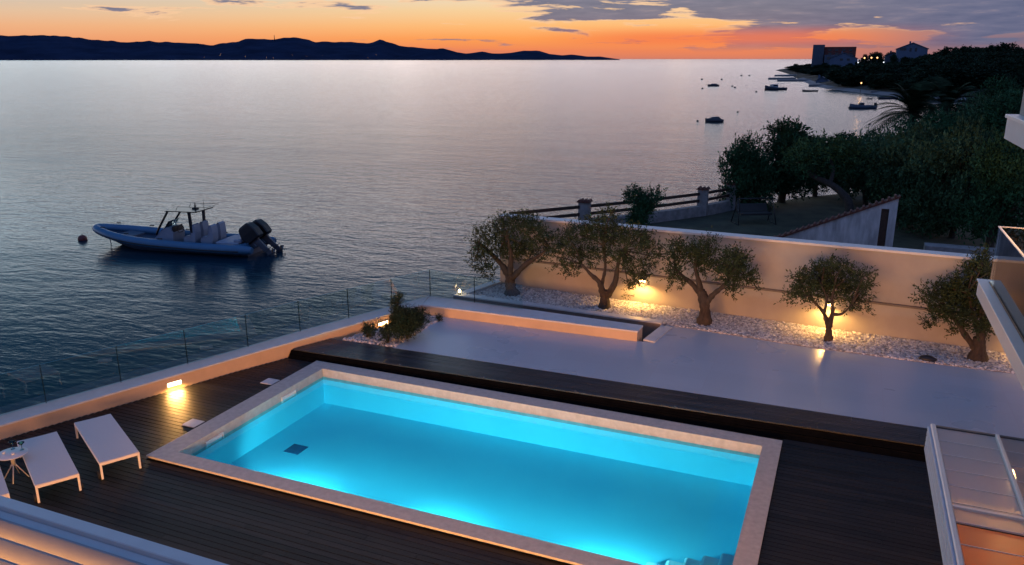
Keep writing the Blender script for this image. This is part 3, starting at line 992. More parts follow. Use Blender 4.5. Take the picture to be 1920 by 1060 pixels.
def balustrade(name, label, pts, hts, inward, skip_first=False):
    root = empty(name, tuple(pts[0]), label=label, cat='balustrade', group='frameless glass balustrades')
    for i in range(len(pts) - 1):
        p, q = np.array(pts[i]), np.array(pts[i + 1])
        d = unit((q - p) * np.array([1, 1, 0])); nn = np.array([-d[1], d[0], 0]) * inward
        p = p + nn * ins + d * 0.008; q = q + nn * ins - d * 0.008
        hp, hq = hts[i], hts[i + 1]
        t = nn * 0.012
        b = MB()
        b.hexa([tuple(p), tuple(q), tuple(q + t), tuple(p + t), (p[0], p[1], p[2] + hp), (q[0], q[1], q[2] + hq), (q[0] + t[0], q[1] + t[1], q[2] + hq), (p[0] + t[0], p[1] + t[1], p[2] + hp)])
        place_local(b.build('glass_panel', M['glass'], root), pts[0])
        b = MB()
        pp = p - d * 0.013; 
        b.hexa([tuple(pp - nn * .006), tuple(pp + d * .012 - nn * .006), tuple(pp + d * .012 + nn * .018), tuple(pp + nn * .018),
                tuple(pp - nn * .006 + [0, 0, hp]), tuple(pp + d * .012 - nn * .006 + [0, 0, hp]), tuple(pp + d * .012 + nn * .018 + [0, 0, hp]), tuple(pp + nn * .018 + [0, 0, hp])])
        place_local(b.build('panel_joint', M['joint'], root), pts[0])
    return root


balustrade('glass_balustrade', 'frameless glass balustrade standing on the long sea parapet', gp, list(np.linspace(0.86, 0.80, len(gp))), -1)
g2 = [BE[3] + np.array([0.05, 0, 0]), BE[3] + (BE[2] - BE[3]) * 0.235, BE[3] + (BE[2] - BE[3]) * 0.47]
balustrade('glass_balustrade', 'short frameless glass balustrade along the back of the bench wall', g2, [0.80, 0.74, 0.70], -1)



# ------------------------------------------------------------------ lamps
def lamp(kind, name, loc, energy, color, size=0.1, aim=None, **kw):
    ld = bpy.data.lights.new(name, kind); ld.energy = energy; ld.color = color
    if kind == 'AREA':
        ld.shape = 'RECTANGLE'; ld.size = size if not isinstance(size, tuple) else size[0]; ld.size_y = size if not isinstance(size, tuple) else size[1]
    elif kind != 'SUN':
        ld.shadow_soft_size = size
    for k, v in kw.items(): setattr(ld, k, v)
    o = bpy.data.objects.new(name, ld); col.objects.link(o); o.location = loc
    if aim is not None:
        o.rotation_euler = (Vector(aim)).to_track_quat('-Z', 'Y').to_euler()
    return o


WARM = (1.0, 0.50, 0.13)
# wall lamps below the ledge
for i, (s, lab) in enumerate([((at(1205, 569, Z_GRAV) - W0) @ wd, 'lit wall lamp just right of the second olive tree from the sea'),
                              ((at(1550, 616, Z_GRAV) - W0) @ wd, 'lit wall lamp glowing behind the fork of the smallest olive tree'),
                              (2 * (at(1550, 616, Z_GRAV) - W0) @ wd - (at(1205, 569, Z_GRAV) - W0) @ wd, 'lit wall lamp hidden behind the olive tree beside the balcony')]):
    lc = Vector(wallp(s, 0, 0.80))
    root = empty('wall_lamp', lc, math.atan2(wd[1], wd[0]), lab, 'wall lamp', 'wall lamps below the ledge')
    b = MB(); b.box((-.09, -.035, .02), (.09, .0, .10), .006); b.box((-.10, -.12, .06), (.10, -.035, .10), .008)
    b.build('lamp_body', M['metal'], root)
    b = MB(); b.box((-.085, -.105, .0), (.085, -.04, .06), .01)
    b.build('lamp_glass', M['warmlamp'], root)
    p = Vector(wallp(s, -0.32, 0.74))
    lamp('SPOT', 'wall_lamp_light', p, 95, WARM, 0.05, aim=(0, 0.0, -1), spot_size=rad(172), spot_blend=0.5)
# recessed lamps low in the parapet face


def face_lamp(x, y, label, energy, wdt=0.30):
    best = None
    for i in range(len(PL) - 1):
        for t in np.linspace(0, 1, 200):
            p = PL[i] + (PL[i + 1] - PL[i]) * t
            c = R.T @ (np.array([p[0], p[1], Z_DECK + .16]) - CAM); px = CX + F * c[0] / -c[2]
            if best is None or abs(px - x) < best[0]: best = (abs(px - x), p, i)
    p, i = best[1], best[2]
    d = unit((PL[i + 1] - PL[i]) * np.array([1, 1, 0])); nn = np.array([d[1], -d[0], 0])
    # height on the face
    lo, hi = -0.1, 0.6
    for _ in range(40):
        z = (lo + hi) / 2; c = R.T @ (np.array([p[0], p[1], z]) - CAM); py = CY - F * c[1] / -c[2]
        if py > y: lo = z
        else: hi = z
    root = empty('recessed_lamp', (p[0], p[1], z), math.atan2(d[1], d[0]), label, 'recessed lamp', 'lamps set in the parapet face')
    b = MB(); b.box((-wdt / 2 - .015, -.022, -.055), (wdt / 2 + .015, 0, -.04)); b.box((-wdt / 2 - .015, -.022, .04), (wdt / 2 + .015, 0, .055)); b.box((-wdt / 2 - .015, -.022, -.04), (-wdt / 2, 0, .04)); b.box((wdt / 2, -.022, -.04), (wdt / 2 + .015, 0, .04))
    b.build('lamp_frame', M['white'], root)
    b = MB(); b.box((-wdt / 2, -.014, -.04), (wdt / 2, 0, .04))
    b.build('lamp_glass', M['warmstrip'], root)
    lp = Vector((p[0], p[1], z)) + Vector(nn) * 0.05
    lamp('AREA', 'recessed_lamp_light', lp, energy, WARM, (wdt, .08), aim=Vector(nn) + Vector((0, 0, -0.75)))
    return root


face_lamp(326, 719, 'lit recessed lamp in the parapet face above the bare deck', 48)
face_lamp(718, 606, 'lit recessed lamp in the parapet face behind the corner shrubs', 20)
# added lamp by the kerb corner, standing in for a reflection in the glass
kc = k0 + np.array([0.14, 0.14, 0.0])
root = empty('glint_stand_in', tuple(kc), 0, 'small added lamp standing in for a glass reflection at the seaward kerb corner', 'lamp')
b = MB(); b.lathe([(.05, 0), (.05, .03), (.035, .05)], 14); b.build('lamp_base', M['metal'], root)
b = MB(); b.lathe([(.033, .05), (.042, .09), (.03, .14), (.005, .155)], 14); b.build('lamp_glass', M['warmstrip'], root)
lamp('POINT', 'glint_stand_in_light', (kc[0], kc[1], kc[2] + .24), 1.2, WARM, 0.04)
# underwater lights
for x in (-8.9, -5.9, -2.9):
    lamp('SPOT', 'pool_light', (x, c0 + 0.07, -0.38), 300, (0.22, 0.80, 1.0), 0.07, aim=(0, 1, -0.26), spot_size=rad(112), spot_blend=0.35)
    lamp('SPOT', 'pool_light_spill', (x, c0 + 0.09, -0.36), 26, (0.24, 0.82, 1.0), 0.08, aim=(0, 1, -0.16), spot_size=rad(165), spot_blend=0.6)

# lit ground-floor rooms of the house, behind and below the camera
for x, pw in ((-7.0, 560), (-2.5, 290), (2.0, 190)):
    lamp('AREA', 'room_light', (x, 0.4, 1.25), pw, (1.0, 0.40, 0.105), (3.2, 2.2), aim=(-.05, 1, -0.06), spread=rad(105))
b = MB()
b.box((-12, -0.3, -0.3), (7, 0.0, 0.1)); b.box((-12, -0.3, 2.45), (7, 0.0, 5.2))
for (xa, xb) in ((-12, -8.8), (-5.2, -4.3), (-0.7, 0.2), (3.8, 7)):
    b.box((xa, -0.3, 0.1), (xb, 0, 2.45))
house = empty('house', (-2.5, -0.15, -0.3), label='white house the balcony view is taken from, with lit ground floor rooms', cat='house')
place_local(b.build('wall', M['plaster'], house), (-2.5, -0.15, -0.3))

# ------------------------------------------------------------------ sun loungers, table, glasses
def lounger(corners, label):
    """corners on the sling plane: head-left, head-right, foot-right, foot-left"""
    c = [np.array(p) for p in corners]
    foot = (c[2] + c[3]) / 2; head = (c[0] + c[1]) / 2
    d = unit((foot - head) * np.array([1, 1, 0])); L_ = np.linalg.norm((foot - head)[:2]); wv = 0.62
    mid = (foot + head) / 2
    root = empty('sun_lounger', (mid[0], mid[1], Z_DECK), math.atan2(d[1], d[0]), label, 'sun lounger', 'sun loungers on the pool deck')
    h = 0.33; l2 = L_ / 2; w2 = wv / 2
    b = MB()
    for s in (-1, 1):
        b.box((-l2, s * w2 - .018, h - .05), (l2, s * w2 + .018, h - .008), .005)
    b.box((-l2, -w2 + .019, h - .05), (-l2 + .03, w2 - .019, h - .008), .004); b.box((l2 - .03, -w2 + .019, h - .055), (l2, w2 - .019, h - .012), .004)
    b.box((-.02, -w2 + .019, h - .05), (.02, w2 - .019, h - .022))
    b.build('frame', M['white'], root)
    for sx_ in (-1, 1):
        for s in (-1, 1):
            b = MB(); x = sx_ * (l2 - .022)
            b.box((x - .02, s * w2 - .0175, .012), (x + .02, s * w2 + .0175, h - .051), .004)
            lg = b.build('leg', M['white'], root)
            b = MB(); b.box((x - .022, s * w2 - .02, .0), (x + .022, s * w2 + .02, .012)); b.build('foot', M['rubber'], lg)
    for s in (-1, 1):
        b = MB(); b.loft([[(l2 - .10 + .07 * math.cos(t), s * (w2 + yo), .07 + .07 * math.sin(t)) for t in [2 * PI * k / 16 for k in range(16)]] for yo in (.022, .05)], smooth=False)
        b.build('wheel', M['rubber'], root)
    # sling, slightly sagging
    nx, ny = 14, 6
    vs = []
    for t in range(2):
        for i in range(nx + 1):
            for j in range(ny + 1):
                u, v = i / nx, j / ny
                sag = 0.010 * math.sin(PI * v) * (0.6 + 0.4 * math.sin(PI * u))
                vs.append((-l2 + .005 + (L_ - .01) * u, -w2 - .012 + (wv + .024) * v, h + .004 - sag - .012 * t))
    n2 = (nx + 1) * (ny + 1); fs = []
    for i in range(nx):
        for j in range(ny):
            a = i * (ny + 1) + j
            fs += [(a, a + ny + 1, a + ny + 2, a + 1), (n2 + a, n2 + a + 1, n2 + a + ny + 2, n2 + a + ny + 1)]
    for i in range(nx):
        for j in (0, ny):
            a = i * (ny + 1) + j; fs.append((a, a + ny + 1, n2 + a + ny + 1, n2 + a))
    for j in range(ny):
        for i in (0, nx):
            a = i * (ny + 1) + j; fs.append((a, a + 1, n2 + a + 1, n2 + a))
    b = MB(); b.add(vs, fs); b.build('sling', M['fabric'], root)
    return root


zl = Z_DECK + 0.33
lounger([at(140, 793, zl), at(206, 776, zl), at(262, 848, zl), at(186, 869, zl)], 'flat white sun lounger nearest the swimming pool')
lounger([at(35, 827, zl), at(103, 810, zl), at(148, 888, zl), at(66, 912, zl)], 'flat white sun lounger beside the little round table')
A_ = [at(35, 827, zl), at(103, 810, zl), at(148, 888, zl), at(66, 912, zl)]
off = at(17, 925, zl) - at(148, 888, zl)
lounger([p + off for p in A_], 'flat white sun lounger cut off behind the round table')
tp = at(22, 851, 0.40)
tl_ = (tp[0], tp[1], Z_DECK)
tb = empty('side_table', tl_, 0.3, 'small round pale side table on a splayed foot between two loungers', 'side table')
b = MB(); b.lathe([(.001, .470), (.235, .470), (.245, .477), (.245, .487), (.238, .492), (.001, .492)], 36); b.build('table_top', M['bluewhite'], tb)
b = MB(); b.lathe([(.034, .26), (.034, .46), (.06, .47)], 16); b.build('stem', M['white'], tb)
for k in range(4):
    t = k * PI / 2 + .4
    b = MB(); b.tube([(0.015 * math.cos(t), .015 * math.sin(t), .30), (.06 * math.cos(t), .06 * math.sin(t), .22), (.20 * math.cos(t), .20 * math.sin(t), .0)], [.012, .011, .009], 8); b.build('leg', M['white'], tb)
for (dx, dy), mm, lab in (((-.13, .12), 'teal', 'teal cocktail glass on the round side table'), ((.05, .16), 'mint', 'mint green cocktail glass on the round side table')):
    rt = empty('cocktail_glass', (tp[0] + dx, tp[1] + dy, Z_DECK + .493), 0, lab, 'glass', 'cocktail glasses on the side table')
    b = MB(); b.lathe([(.035, 0), (.035, .004), (.006, .010), (.005, .075), (.001, .078)], 18); b.build('stem', M['glass'], rt)
    b = MB(); b.lathe([(.005, .078), (.055, .135), (.053, .135), (.004, .083)], 18); b.build('bowl', M[mm], rt)
for (dx, dy), lab in (((-.10, -.07), 'small white cup near the left rim of the round table'), ((.08, -.03), 'small white cup near the right rim of the round table')):
    b = MB(); b.lathe([(.02, 0), (.032, .035), (.029, .035), (.018, .006), (.001, .006)], 16)
    o = b.build('cup', M['white']); o.location = (tp[0] + dx, tp[1] + dy, Z_DECK + .493); tag(o, lab, 'cup', 'cups on the side table')

# ------------------------------------------------------------------ louvred pergola, bottom left
ZP = 2.8
pg0 = at(0, 928, ZP); yP = pg0[1]
pg = empty('louvred_pergola', (-5, yP, Z_DECK), label='white louvred pergola roof lit warmly from underneath', cat='pergola')


def pobj(name, b, m_): return place_local(b.build(name, m_, pg), (-5, yP, Z_DECK))


xL = -9.4
b = MB(); b.box((xL, yP - .135, ZP - .22), (0.6, yP, ZP), .008); pobj('front_beam', b, M['bluewhite'])
b = MB(); b.box((xL + .01, yP - .235, ZP - .20), (0.58, yP - .138, ZP - .05), .006); pobj('gutter', b, M['bluewhite'])
xs_ = at(10, 962, ZP)[0]
b = MB(); b.box((xs_ - .22, 0.3, ZP - .21), (xs_ - .06, yP - .24, ZP - .012), .008); pobj('side_beam', b, M['bluewhite'])
b = MB(); b.box((xL + .02, 0.3, ZP - .21), (xL + .16, yP - .24, ZP - .012), .008); pobj('side_beam', b, M['bluewhite'])
blade_y = [at(180, 1012, ZP - .06)[1] - 0.0]
y = yP - 0.27
k = 0
while y > 0.6:
    for (xa, xb) in ((xs_ - .05, 0.5), (xL + .17, xs_ - .23)):
        b = MB()
        # thin slanting blade with a turned lip
        prof = [(y, ZP - .035), (y + .018, ZP - .030), (y + .012, ZP - .05), (y - .085, ZP - .205), (y - .10, ZP - .20), (y - .098, ZP - .19)]
        b.loft([[(xa, p[0], p[1]) for p in prof], [(xb, p[0], p[1]) for p in prof]])
        pobj('louvre_blade', b, M['blade'])
    y -= 0.215; k += 1
for xx in (xs_ - .14, 0.45):
    b = MB(); b.box((xx - .07, yP - .125, Z_DECK), (xx + .07, yP - .01, ZP - .222), .006); pobj('post', b, M['bluewhite'])
b = MB(); b.tube([(xs_ - .05, yP - .26, ZP - .02), (xs_ - .55, yP - .42, ZP + .03)], .022, 8); pobj('drive_rod', b, M['white'])

lamp('AREA', 'pergola_light', (-5.0, 1.6, 1.5), 60, (1.0, 0.45, 0.14), (4.0, .5), aim=(0, .55, 1))

# ------------------------------------------------------------------ glazed veranda roof, bottom right
ZR = 2.8
r0 = at(1745, 793, ZR); r1 = at(1868, 811, ZR)
vr = empty('veranda_roof', (r0[0], r0[1], Z_DECK), label='glazed veranda roof with white rafters reflecting the trees', cat='veranda roof')


def vobj(name, b, m_): return place_local(b.build(name, m_, vr), (r0[0], r0[1], Z_DECK))


xb0, yb0 = r0[0], r0[1]
b = MB(); b.box((xb0, 0.2, ZR - .36), (xb0 + .055, yb0, ZR), .01); vobj('edge_beam', b, M['white'])
for k in range(5):
    b = MB(); zt = ZR - .03 - k * .066
    b.box((xb0 - .030, 0.25, zt - .046), (xb0 - .001, yb0 - .03, zt), .004); vobj('track_rail', b, M['railblue'])
b = MB(); b.box((xb0 + .056, yb0 - .05, ZR - .14), (6.0, yb0 - .004, ZR - .015), .005); vobj('front_beam', b, M['ledge'])
xm = r1[0]
for xx in (xm, xm + 0.75, xm + 1.5):
    b = MB(); b.box((xx - .02, 0.25, ZR - .12), (xx + .02, yb0 - .055, ZR + .012), .006); vobj('rafter', b, M['white'])
ysp = at(1780, 945, ZR)[1]
xs2 = [xb0 + .056, xm - .022, xm + .022, xm + .728, xm + .772, xm + 1.478]
for i in range(3):
    xa, xb = xs2[2 * i], xs2[2 * i + 1]
    yt = yb0 - .055
    while yt > 2.0:
        dy = 0.36
        ya = yt - dy + .012
        if ya < ysp - .02 < yt - .05 and yt > ysp:
            pass
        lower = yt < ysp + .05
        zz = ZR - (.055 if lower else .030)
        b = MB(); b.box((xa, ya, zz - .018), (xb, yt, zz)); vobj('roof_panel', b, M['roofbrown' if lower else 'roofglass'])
        b = MB(); b.box((xa, ya - .012, zz - .012), (xb, ya - .001, zz + .006)); vobj('panel_bar', b, M['white'])
        yt -= dy
    b = MB(); b.box((xa, ysp - .025, ZR - .028), (xb, ysp + .012, ZR - .004)); vobj('cross_bar', b, M['white'])
lamp('AREA', 'veranda_light', (2.5, 5.9, 1.3), 1300, (1.0, 0.42, 0.12), (1.6, 3.0), aim=(0, 0.15, 1))
b = MB(); b.box((xb0 + .01, 4.0, Z_DECK), (xb0 + .08, 4.07, ZR - .21), .006); vobj('post', b, M['white'])
# ------------------------------------------------------------------ balconies at the right edge
ZBAL = 3.1
q0_ = at(1835, 523, ZBAL)
bx, by = q0_[0], q0_[1]
bal = empty('balcony', (bx, by, ZBAL - .3), label='lower balcony with glass railing and warm timber floor at the right edge', cat='balcony', group='balconies at the right edge')


def bobj(name, b, m_, root=None, loc=None): return place_local(b.build(name, m_, root or bal), loc or (bx, by, ZBAL - .3))


b = MB(); b.box((bx, 0.8, ZBAL - .30), (bx + 4, by, ZBAL - .02)); bobj('slab', b, M['bluewhite'])
b = MB(); b.box((bx - .03, 0.8, ZBAL - .019), (bx + .14, by + .02, ZBAL), .005); b.box((bx + .141, by - .14, ZBAL - .019), (bx + 4, by + .02, ZBAL), .005); bobj('edge_trim', b, M['white'])
b = MB(); b.box((bx + .142, 0.8, ZBAL - .019), (bx + 4, by - .142, ZBAL - .006)); bobj('floor', b, M['soffit'])
b = MB(); b.box((bx + .165, 0.9, ZBAL + .002), (bx + .18, by - .08, ZBAL + 1.0)); bobj('glass_panel', b, M['glass'])
b = MB(); b.box((bx + .185, by - .095, ZBAL + .002), (bx + 4, by - .08, ZBAL + 1.0)); bobj('glass_panel', b, M['glass'])
b = MB(); b.box((bx + .155, 0.9, ZBAL + 1.001), (bx + .19, by - .07, ZBAL + 1.018)); b.box((bx + .191, by - .105, ZBAL + 1.001), (bx + 4, by - .07, ZBAL + 1.018)); bobj('top_rail', b, M['white'])
b = MB(); b.box((bx + 1.25, 0.8, ZBAL - .005), (bx + 1.4, by - .9, ZBAL + 2.7)); bobj('timber_wall', b, M['soffit'])
lamp('POINT', 'balcony_lamp_light', (bx + 0.85, by - 1.6, ZBAL + 2.3), 170, (1.0, 0.52, 0.2), 0.1)
ZB2 = 6.2
u0 = at(1885, 214, ZB2); ux, uy = u0[0], u0[1]
b2 = empty('balcony', (ux, uy, ZB2 - .35), label='upper white balcony slab with a solid parapet at the right edge', cat='balcony', group='balconies at the right edge')
b = MB(); b.box((ux + .03, 3.0, ZB2 - .36), (ux + 3, uy - .03, ZB2 - .05)); bobj('slab', b, M['bluewhite'], b2, (ux, uy, ZB2 - .35))
b = MB(); b.box((ux, 3.0, ZB2 - .049), (ux + 3, uy, ZB2), .006); bobj('edge_trim', b, M['white'], b2, (ux, uy, ZB2 - .35))
b = MB(); b.box((ux + .17, 3.0, ZB2 + .001), (ux + .33, uy - .1, ZB2 + 0.98)); b.box((ux + .331, uy - .26, ZB2 + .001), (ux + 3, uy - .1, ZB2 + 0.98)); bobj('parapet', b, M['wallplaster'], b2, (ux, uy, ZB2 - .35))


# ------------------------------------------------------------------ olive trees
def limb(b, pts_px, Y, r0_, r1_, jit=0.12, start=None):
    P3 = []
    yy = Y
    for i, (x, y) in enumerate(pts_px):
        p = at_y(x, y, yy)
        P3.append(p); yy += rng.uniform(-jit, jit)
    if start is not None: P3[0] = start
    S = spline(P3, 5); n = len(S)
    rr = [max(0.008, (r0_ + (r1_ - r0_) * (i / (n - 1)) ** 0.8) * rng.uniform(0.80, 1.2)) for i in range(n)]
    b.tube([tuple(p) for p in S], rr, 9)
    return P3[-1]


def olive(base_px, trunk, limbs, clumps, label, r_tr, leaves=1000, seed=1):
    B = at(base_px[0], base_px[1], Z_UP); Y = B[1]
    root = empty('olive_tree', (B[0], B[1], Z_UP), label=label, cat='tree', group='olive trees in the gravel bed')
    b = MB()
    # flared foot
    S = [np.array([B[0], B[1], Z_UP - 0.03])] + [at_y(x, y, Y) for x, y in trunk]
    S = spline(S, 5); n = len(S)
    rr = [r_tr * (1.5 - 0.5 * min(1, i / 4)) * rng.uniform(.84, 1.18) * (1 - 0.25 * i / n) for i in range(n)]
    b.tube([tuple(p) for p in S], rr, 11)
    for (pts, ra, rb) in limbs:
        limb(b, pts, Y, ra, rb)
    cl = []
    for (x, y, r) in clumps:
        c = at_y(x, y, Y + rng.uniform(-.45, .35)); k = ppm(c)
        cl.append((c, r / k * .70))
        # a thin branch to the clump from the nearest limb end
        ends = [pts[-1] for pts, _, _ in limbs]
        e = min(ends, key=lambda q: (q[0] - x) ** 2 + (q[1] - y) ** 2)
        p0_ = at_y(e[0], e[1], Y); pm = (p0_ + c) / 2 + np.array([rng.uniform(-.08, .08), rng.uniform(-.1, .1), .04])
        b.tube([tuple(p) for p in spline([p0_, pm, c], 3)], [.028, .024, .02, .017, .014, .011, .008], 6)
    place_local(b.build('trunk', M['bark'], root), (B[0], B[1], Z_UP))
    V = leaves_from_clumps(cl, int(leaves * .95), 9, 0.27, 0.085, 0.029)
    place_local(quads_mesh('crown', V, M['olive'], root), (B[0], B[1], Z_UP))
    return root


olive((960, 553), [(957, 535), (955, 515)],
      [([(955, 520), (940, 496), (915, 470), (898, 455)], .12, .03), ([(956, 515), (958, 480), (952, 445)], .10, .03), ([(960, 522), (985, 497), (1010, 480), (1030, 465)], .10, .03)],
      [(905, 472, 26), (925, 442, 30), (962, 425, 30), (1000, 440, 32), (1032, 456, 24), (958, 468, 30), (888, 492, 14), (913, 508, 20), (985, 412, 16), (938, 420, 20), (893, 458, 15), (985, 470, 26), (1015, 478, 18), (1005, 418, 14), (900, 440, 14), (938, 478, 20)],
      'olive tree at the seaward end of the gravel bed', .17, 1250)
olive((1133, 578), [(1134, 558), (1132, 545)],
      [([(1131, 555), (1124, 530), (1108, 515), (1090, 495)], .11, .03), ([(1138, 556), (1153, 530), (1158, 500), (1165, 470)], .11, .03), ([(1128, 535), (1135, 500), (1130, 460)], .06, .025)],
      [(1060, 470, 26), (1085, 442, 28), (1120, 432, 32), (1150, 440, 32), (1190, 450, 30), (1220, 468, 22), (1140, 405, 18), (1170, 488, 26), (1190, 522, 20), (1075, 508, 18), (1050, 498, 14), (1100, 478, 26), (1210, 498, 20), (1180, 545, 12), (1060, 440, 16), (1135, 480, 24), (1205, 440, 16), (1235, 485, 12), (1040, 480, 12), (1150, 395, 10), (1205, 522, 12)],
      'broad olive tree in front of the first lit wall lamp', .15, 1450)
olive((1320, 608), [(1322, 585), (1319, 560), (1314, 545)],
      [([(1318, 556), (1298, 533), (1280, 518), (1265, 502)], .09, .03), ([(1315, 548), (1308, 520), (1303, 495), (1312, 470)], .085, .025), ([(1321, 572), (1338, 552), (1358, 535), (1378, 505)], .10, .03)],
      [(1276, 480, 24), (1264, 508, 16), (1318, 474, 24), (1335, 460, 16), (1310, 498, 20), (1375, 490, 26), (1396, 515, 20), (1370, 522, 20), (1407, 530, 13), (1372, 546, 11), (1340, 498, 14), (1258, 524, 10), (1295, 468, 13), (1358, 505, 16), (1268, 462, 13), (1390, 490, 14), (1280, 535, 8)],
      'three-limbed olive tree with a thick dark trunk in mid bed', .155, 1050)
olive((1553, 640), [(1554, 620), (1553, 605)],
      [([(1553, 612), (1545, 588), (1532, 572), (1515, 555)], .075, .02), ([(1555, 612), (1561, 585), (1560, 560), (1565, 540)], .075, .02), ([(1560, 590), (1580, 588), (1598, 570)], .045, .018), ([(1545, 588), (1550, 560), (1540, 535)], .04, .018)],
      [(1500, 525, 18), (1530, 515, 20), (1560, 508, 20), (1590, 518, 20), (1615, 520, 14), (1498, 550, 16), (1484, 560, 10), (1535, 543, 22), (1570, 543, 22), (1603, 548, 20), (1620, 582, 9), (1592, 575, 11), (1525, 568, 11), (1622, 538, 11), (1545, 500, 10), (1580, 500, 9), (1512, 535, 14), (1615, 562, 12), (1625, 510, 6)],
      'smallest olive tree, slim trunk forked against a lit lamp', .085, 950)
olive((1833, 675), [(1836, 650), (1834, 632)],
      [([(1830, 655), (1812, 632), (1798, 610), (1785, 588)], .10, .03), ([(1838, 645), (1842, 605), (1845, 570)], .12, .03), ([(1836, 630), (1825, 590), (1815, 550)], .06, .025)],
      [(1745, 558, 16), (1775, 545, 20), (1800, 540, 24), (1830, 512, 24), (1842, 490, 15), (1760, 588, 20), (1790, 590, 24), (1825, 580, 26), (1852, 550, 26), (1745, 606, 10), (1800, 618, 14), (1842, 615, 20), (1735, 552, 8), (1780, 568, 20), (1810, 560, 22), (1848, 478, 9), (1868, 590, 22), (1875, 540, 18), (1860, 510, 14)],
      'dense olive tree partly hidden behind the lower balcony', .17, 1500)
# dark stone on the gravel edge
p = at(1738, 677, Z_UP)
b = MB()
rings = []
for k in range(7):
    t = k / 6; r_ = [0.145, .17, .165, .14, .10, .05, .004][k]; z = [0, .03, .06, .09, .112, .125, .128][k]
    rings.append([(r_ * 1.15 * math.cos(a) * (1 + .12 * math.sin(3 * a + k)), r_ * .8 * math.sin(a) * (1 + .1 * math.cos(2 * a)), z) for a in [2 * PI * j / 14 for j in range(14)]])
b.loft(rings, True, True)
o = b.build('stone', M['metal']); o.location = (p[0], p[1], Z_UP + .012); tag(o, 'dark rounded stone lying at the edge of the pebbles', 'stone')


# ------------------------------------------------------------------ shrubs in the corner planter
def shrub(name, px, py, w, h, label, n, ll, lw, up=0.6, m_='shrub', zb=Z_UP, Y=None):
    B = at(px, py, zb) if Y is None else np.array([*at_y(px, py, Y)[:2], zb])
    k = ppm(B); wm, hm = w / k, h / k
    root = empty(name, tuple(B), label=label, cat='shrub')
    cl = []
    for i in range(9):
        a = rng.uniform(0, 6.28); rr_ = rng.uniform(0, .33) * wm
        cl.append((np.array([rr_ * math.cos(a), rr_ * math.sin(a), hm * rng.uniform(.25, .78)]), wm * rng.uniform(.15, .26)))
    b = MB()
    for c, r in cl:
        b.tube([tuple(q) for q in spline([(0, 0, -.02), (c[0] * .4, c[1] * .4, c[2] * .5), tuple(c)], 3)], [.016, .015, .013, .011, .009, .007, .005], 5)
    b.build('stem', M['bark'], root)
    quads_mesh('foliage', leaves_from_clumps(cl, n, 8, 0.13 * max(.7, hm), ll, lw, up), M[m_], root)
    return root


shrub('shrub', 764, 634, 92, 72, 'largest dark rounded shrub in the corner planter', 1700, .07, .018)
shrub('shrub', 728, 644, 60, 42, 'low dark shrub at the front edge of the corner planter', 340, .05, .015)
shrub('shrub', 688, 634, 42, 32, 'small low shrub nearest the parapet in the corner planter', 240, .05, .014)
shrub('shrub', 746, 606, 30, 66, 'tall pale feathery plant behind the dark planter shrub', 260, .07, .012, 1.4, 'olive')
shrub('shrub', 824, 602, 16, 9, 'tiny tuft on the pebbles beside the bench wall', 60, .04, .012)


# ------------------------------------------------------------------ garden and headland trees
def tree_proto(name, seed, lobes, spread, hgt, leaf, n, m_, trunk_lean=0.0, twig=.42, lw=.42, zlow=.16):
    """a unit tree about hgt tall and 2*spread wide"""
    global rng
    rng = np.random.default_rng(seed)
    cl = []
    for i in range(lobes):
        a = rng.uniform(0, 2 * PI); r_ = spread * math.sqrt(rng.uniform(0, 1)) * .68
        zc = hgt * (zlow + (0.84 - zlow) * rng.uniform(0, 1) * (1 - .35 * (r_ / spread) ** 2))
        cl.append((np.array([r_ * math.cos(a), r_ * math.sin(a), zc]), spread * rng.uniform(.22, .40)))
    root = empty(name)
    b = MB()
    b.tube([tuple(p) for p in spline([(0, 0, -.3), (.08 * spread, .03, hgt * .2), (trunk_lean, .05, hgt * .45)], 4)], list(np.linspace(hgt * .045, hgt * .03, 9)), 8)
    for c, r_ in cl:
        b.tube([tuple(p) for p in spline([(trunk_lean * .7, .03, hgt * .33), tuple(c * np.array([.5, .5, 1]) * np.array([1, 1, .82])), tuple(c)], 3)], list(np.linspace(hgt * .018, hgt * .005, 7)), 5)
    b.build('trunk', M['bark'], root)
    quads_mesh('crown', leaves_from_clumps(cl, n, 8, twig, leaf, leaf * lw, .55), M[m_], root)
    return root


protoA = tree_proto('garden_tree', 21, 30, 2.1, 4.4, .17, 2400, 'leaf')
protoB = tree_proto('garden_tree', 22, 38, 2.6, 4.0, .19, 2600, 'leafb', .3)
protoC = tree_proto('garden_tree', 23, 26, 1.7, 4.8, .20, 2000, 'leafc', -.2)
protoF = tree_proto('wood_tree', 24, 28, 3.6, 6.5, .5, 1300, 'pine', 0.0, .7, .5)
protoG = tree_proto('wood_tree', 25, 22, 3.0, 7.5, .5, 1100, 'pine', .2, .7, .5)
used = set()


def put(proto, px, top, Y, wpx, label, group, spread, hgt, zb=None):
    p = at_y(px, top, Y)
    x = p[0]
    z0 = ground(x, Y) if zb is None else zb
    hh = p[2] - z0
    o = copy_tree(proto) if proto.name in used else proto
    used.add(proto.name)
    sw = wpx / ppm(p) / (2 * spread)
    o.location = (x, Y, z0 - .05); o.rotation_euler = (0, 0, random.uniform(0, 6.28))
    o.scale = (sw, sw, max(.3, hh / (hgt * .93)))
    tag(o, label, 'tree', group)
    return o


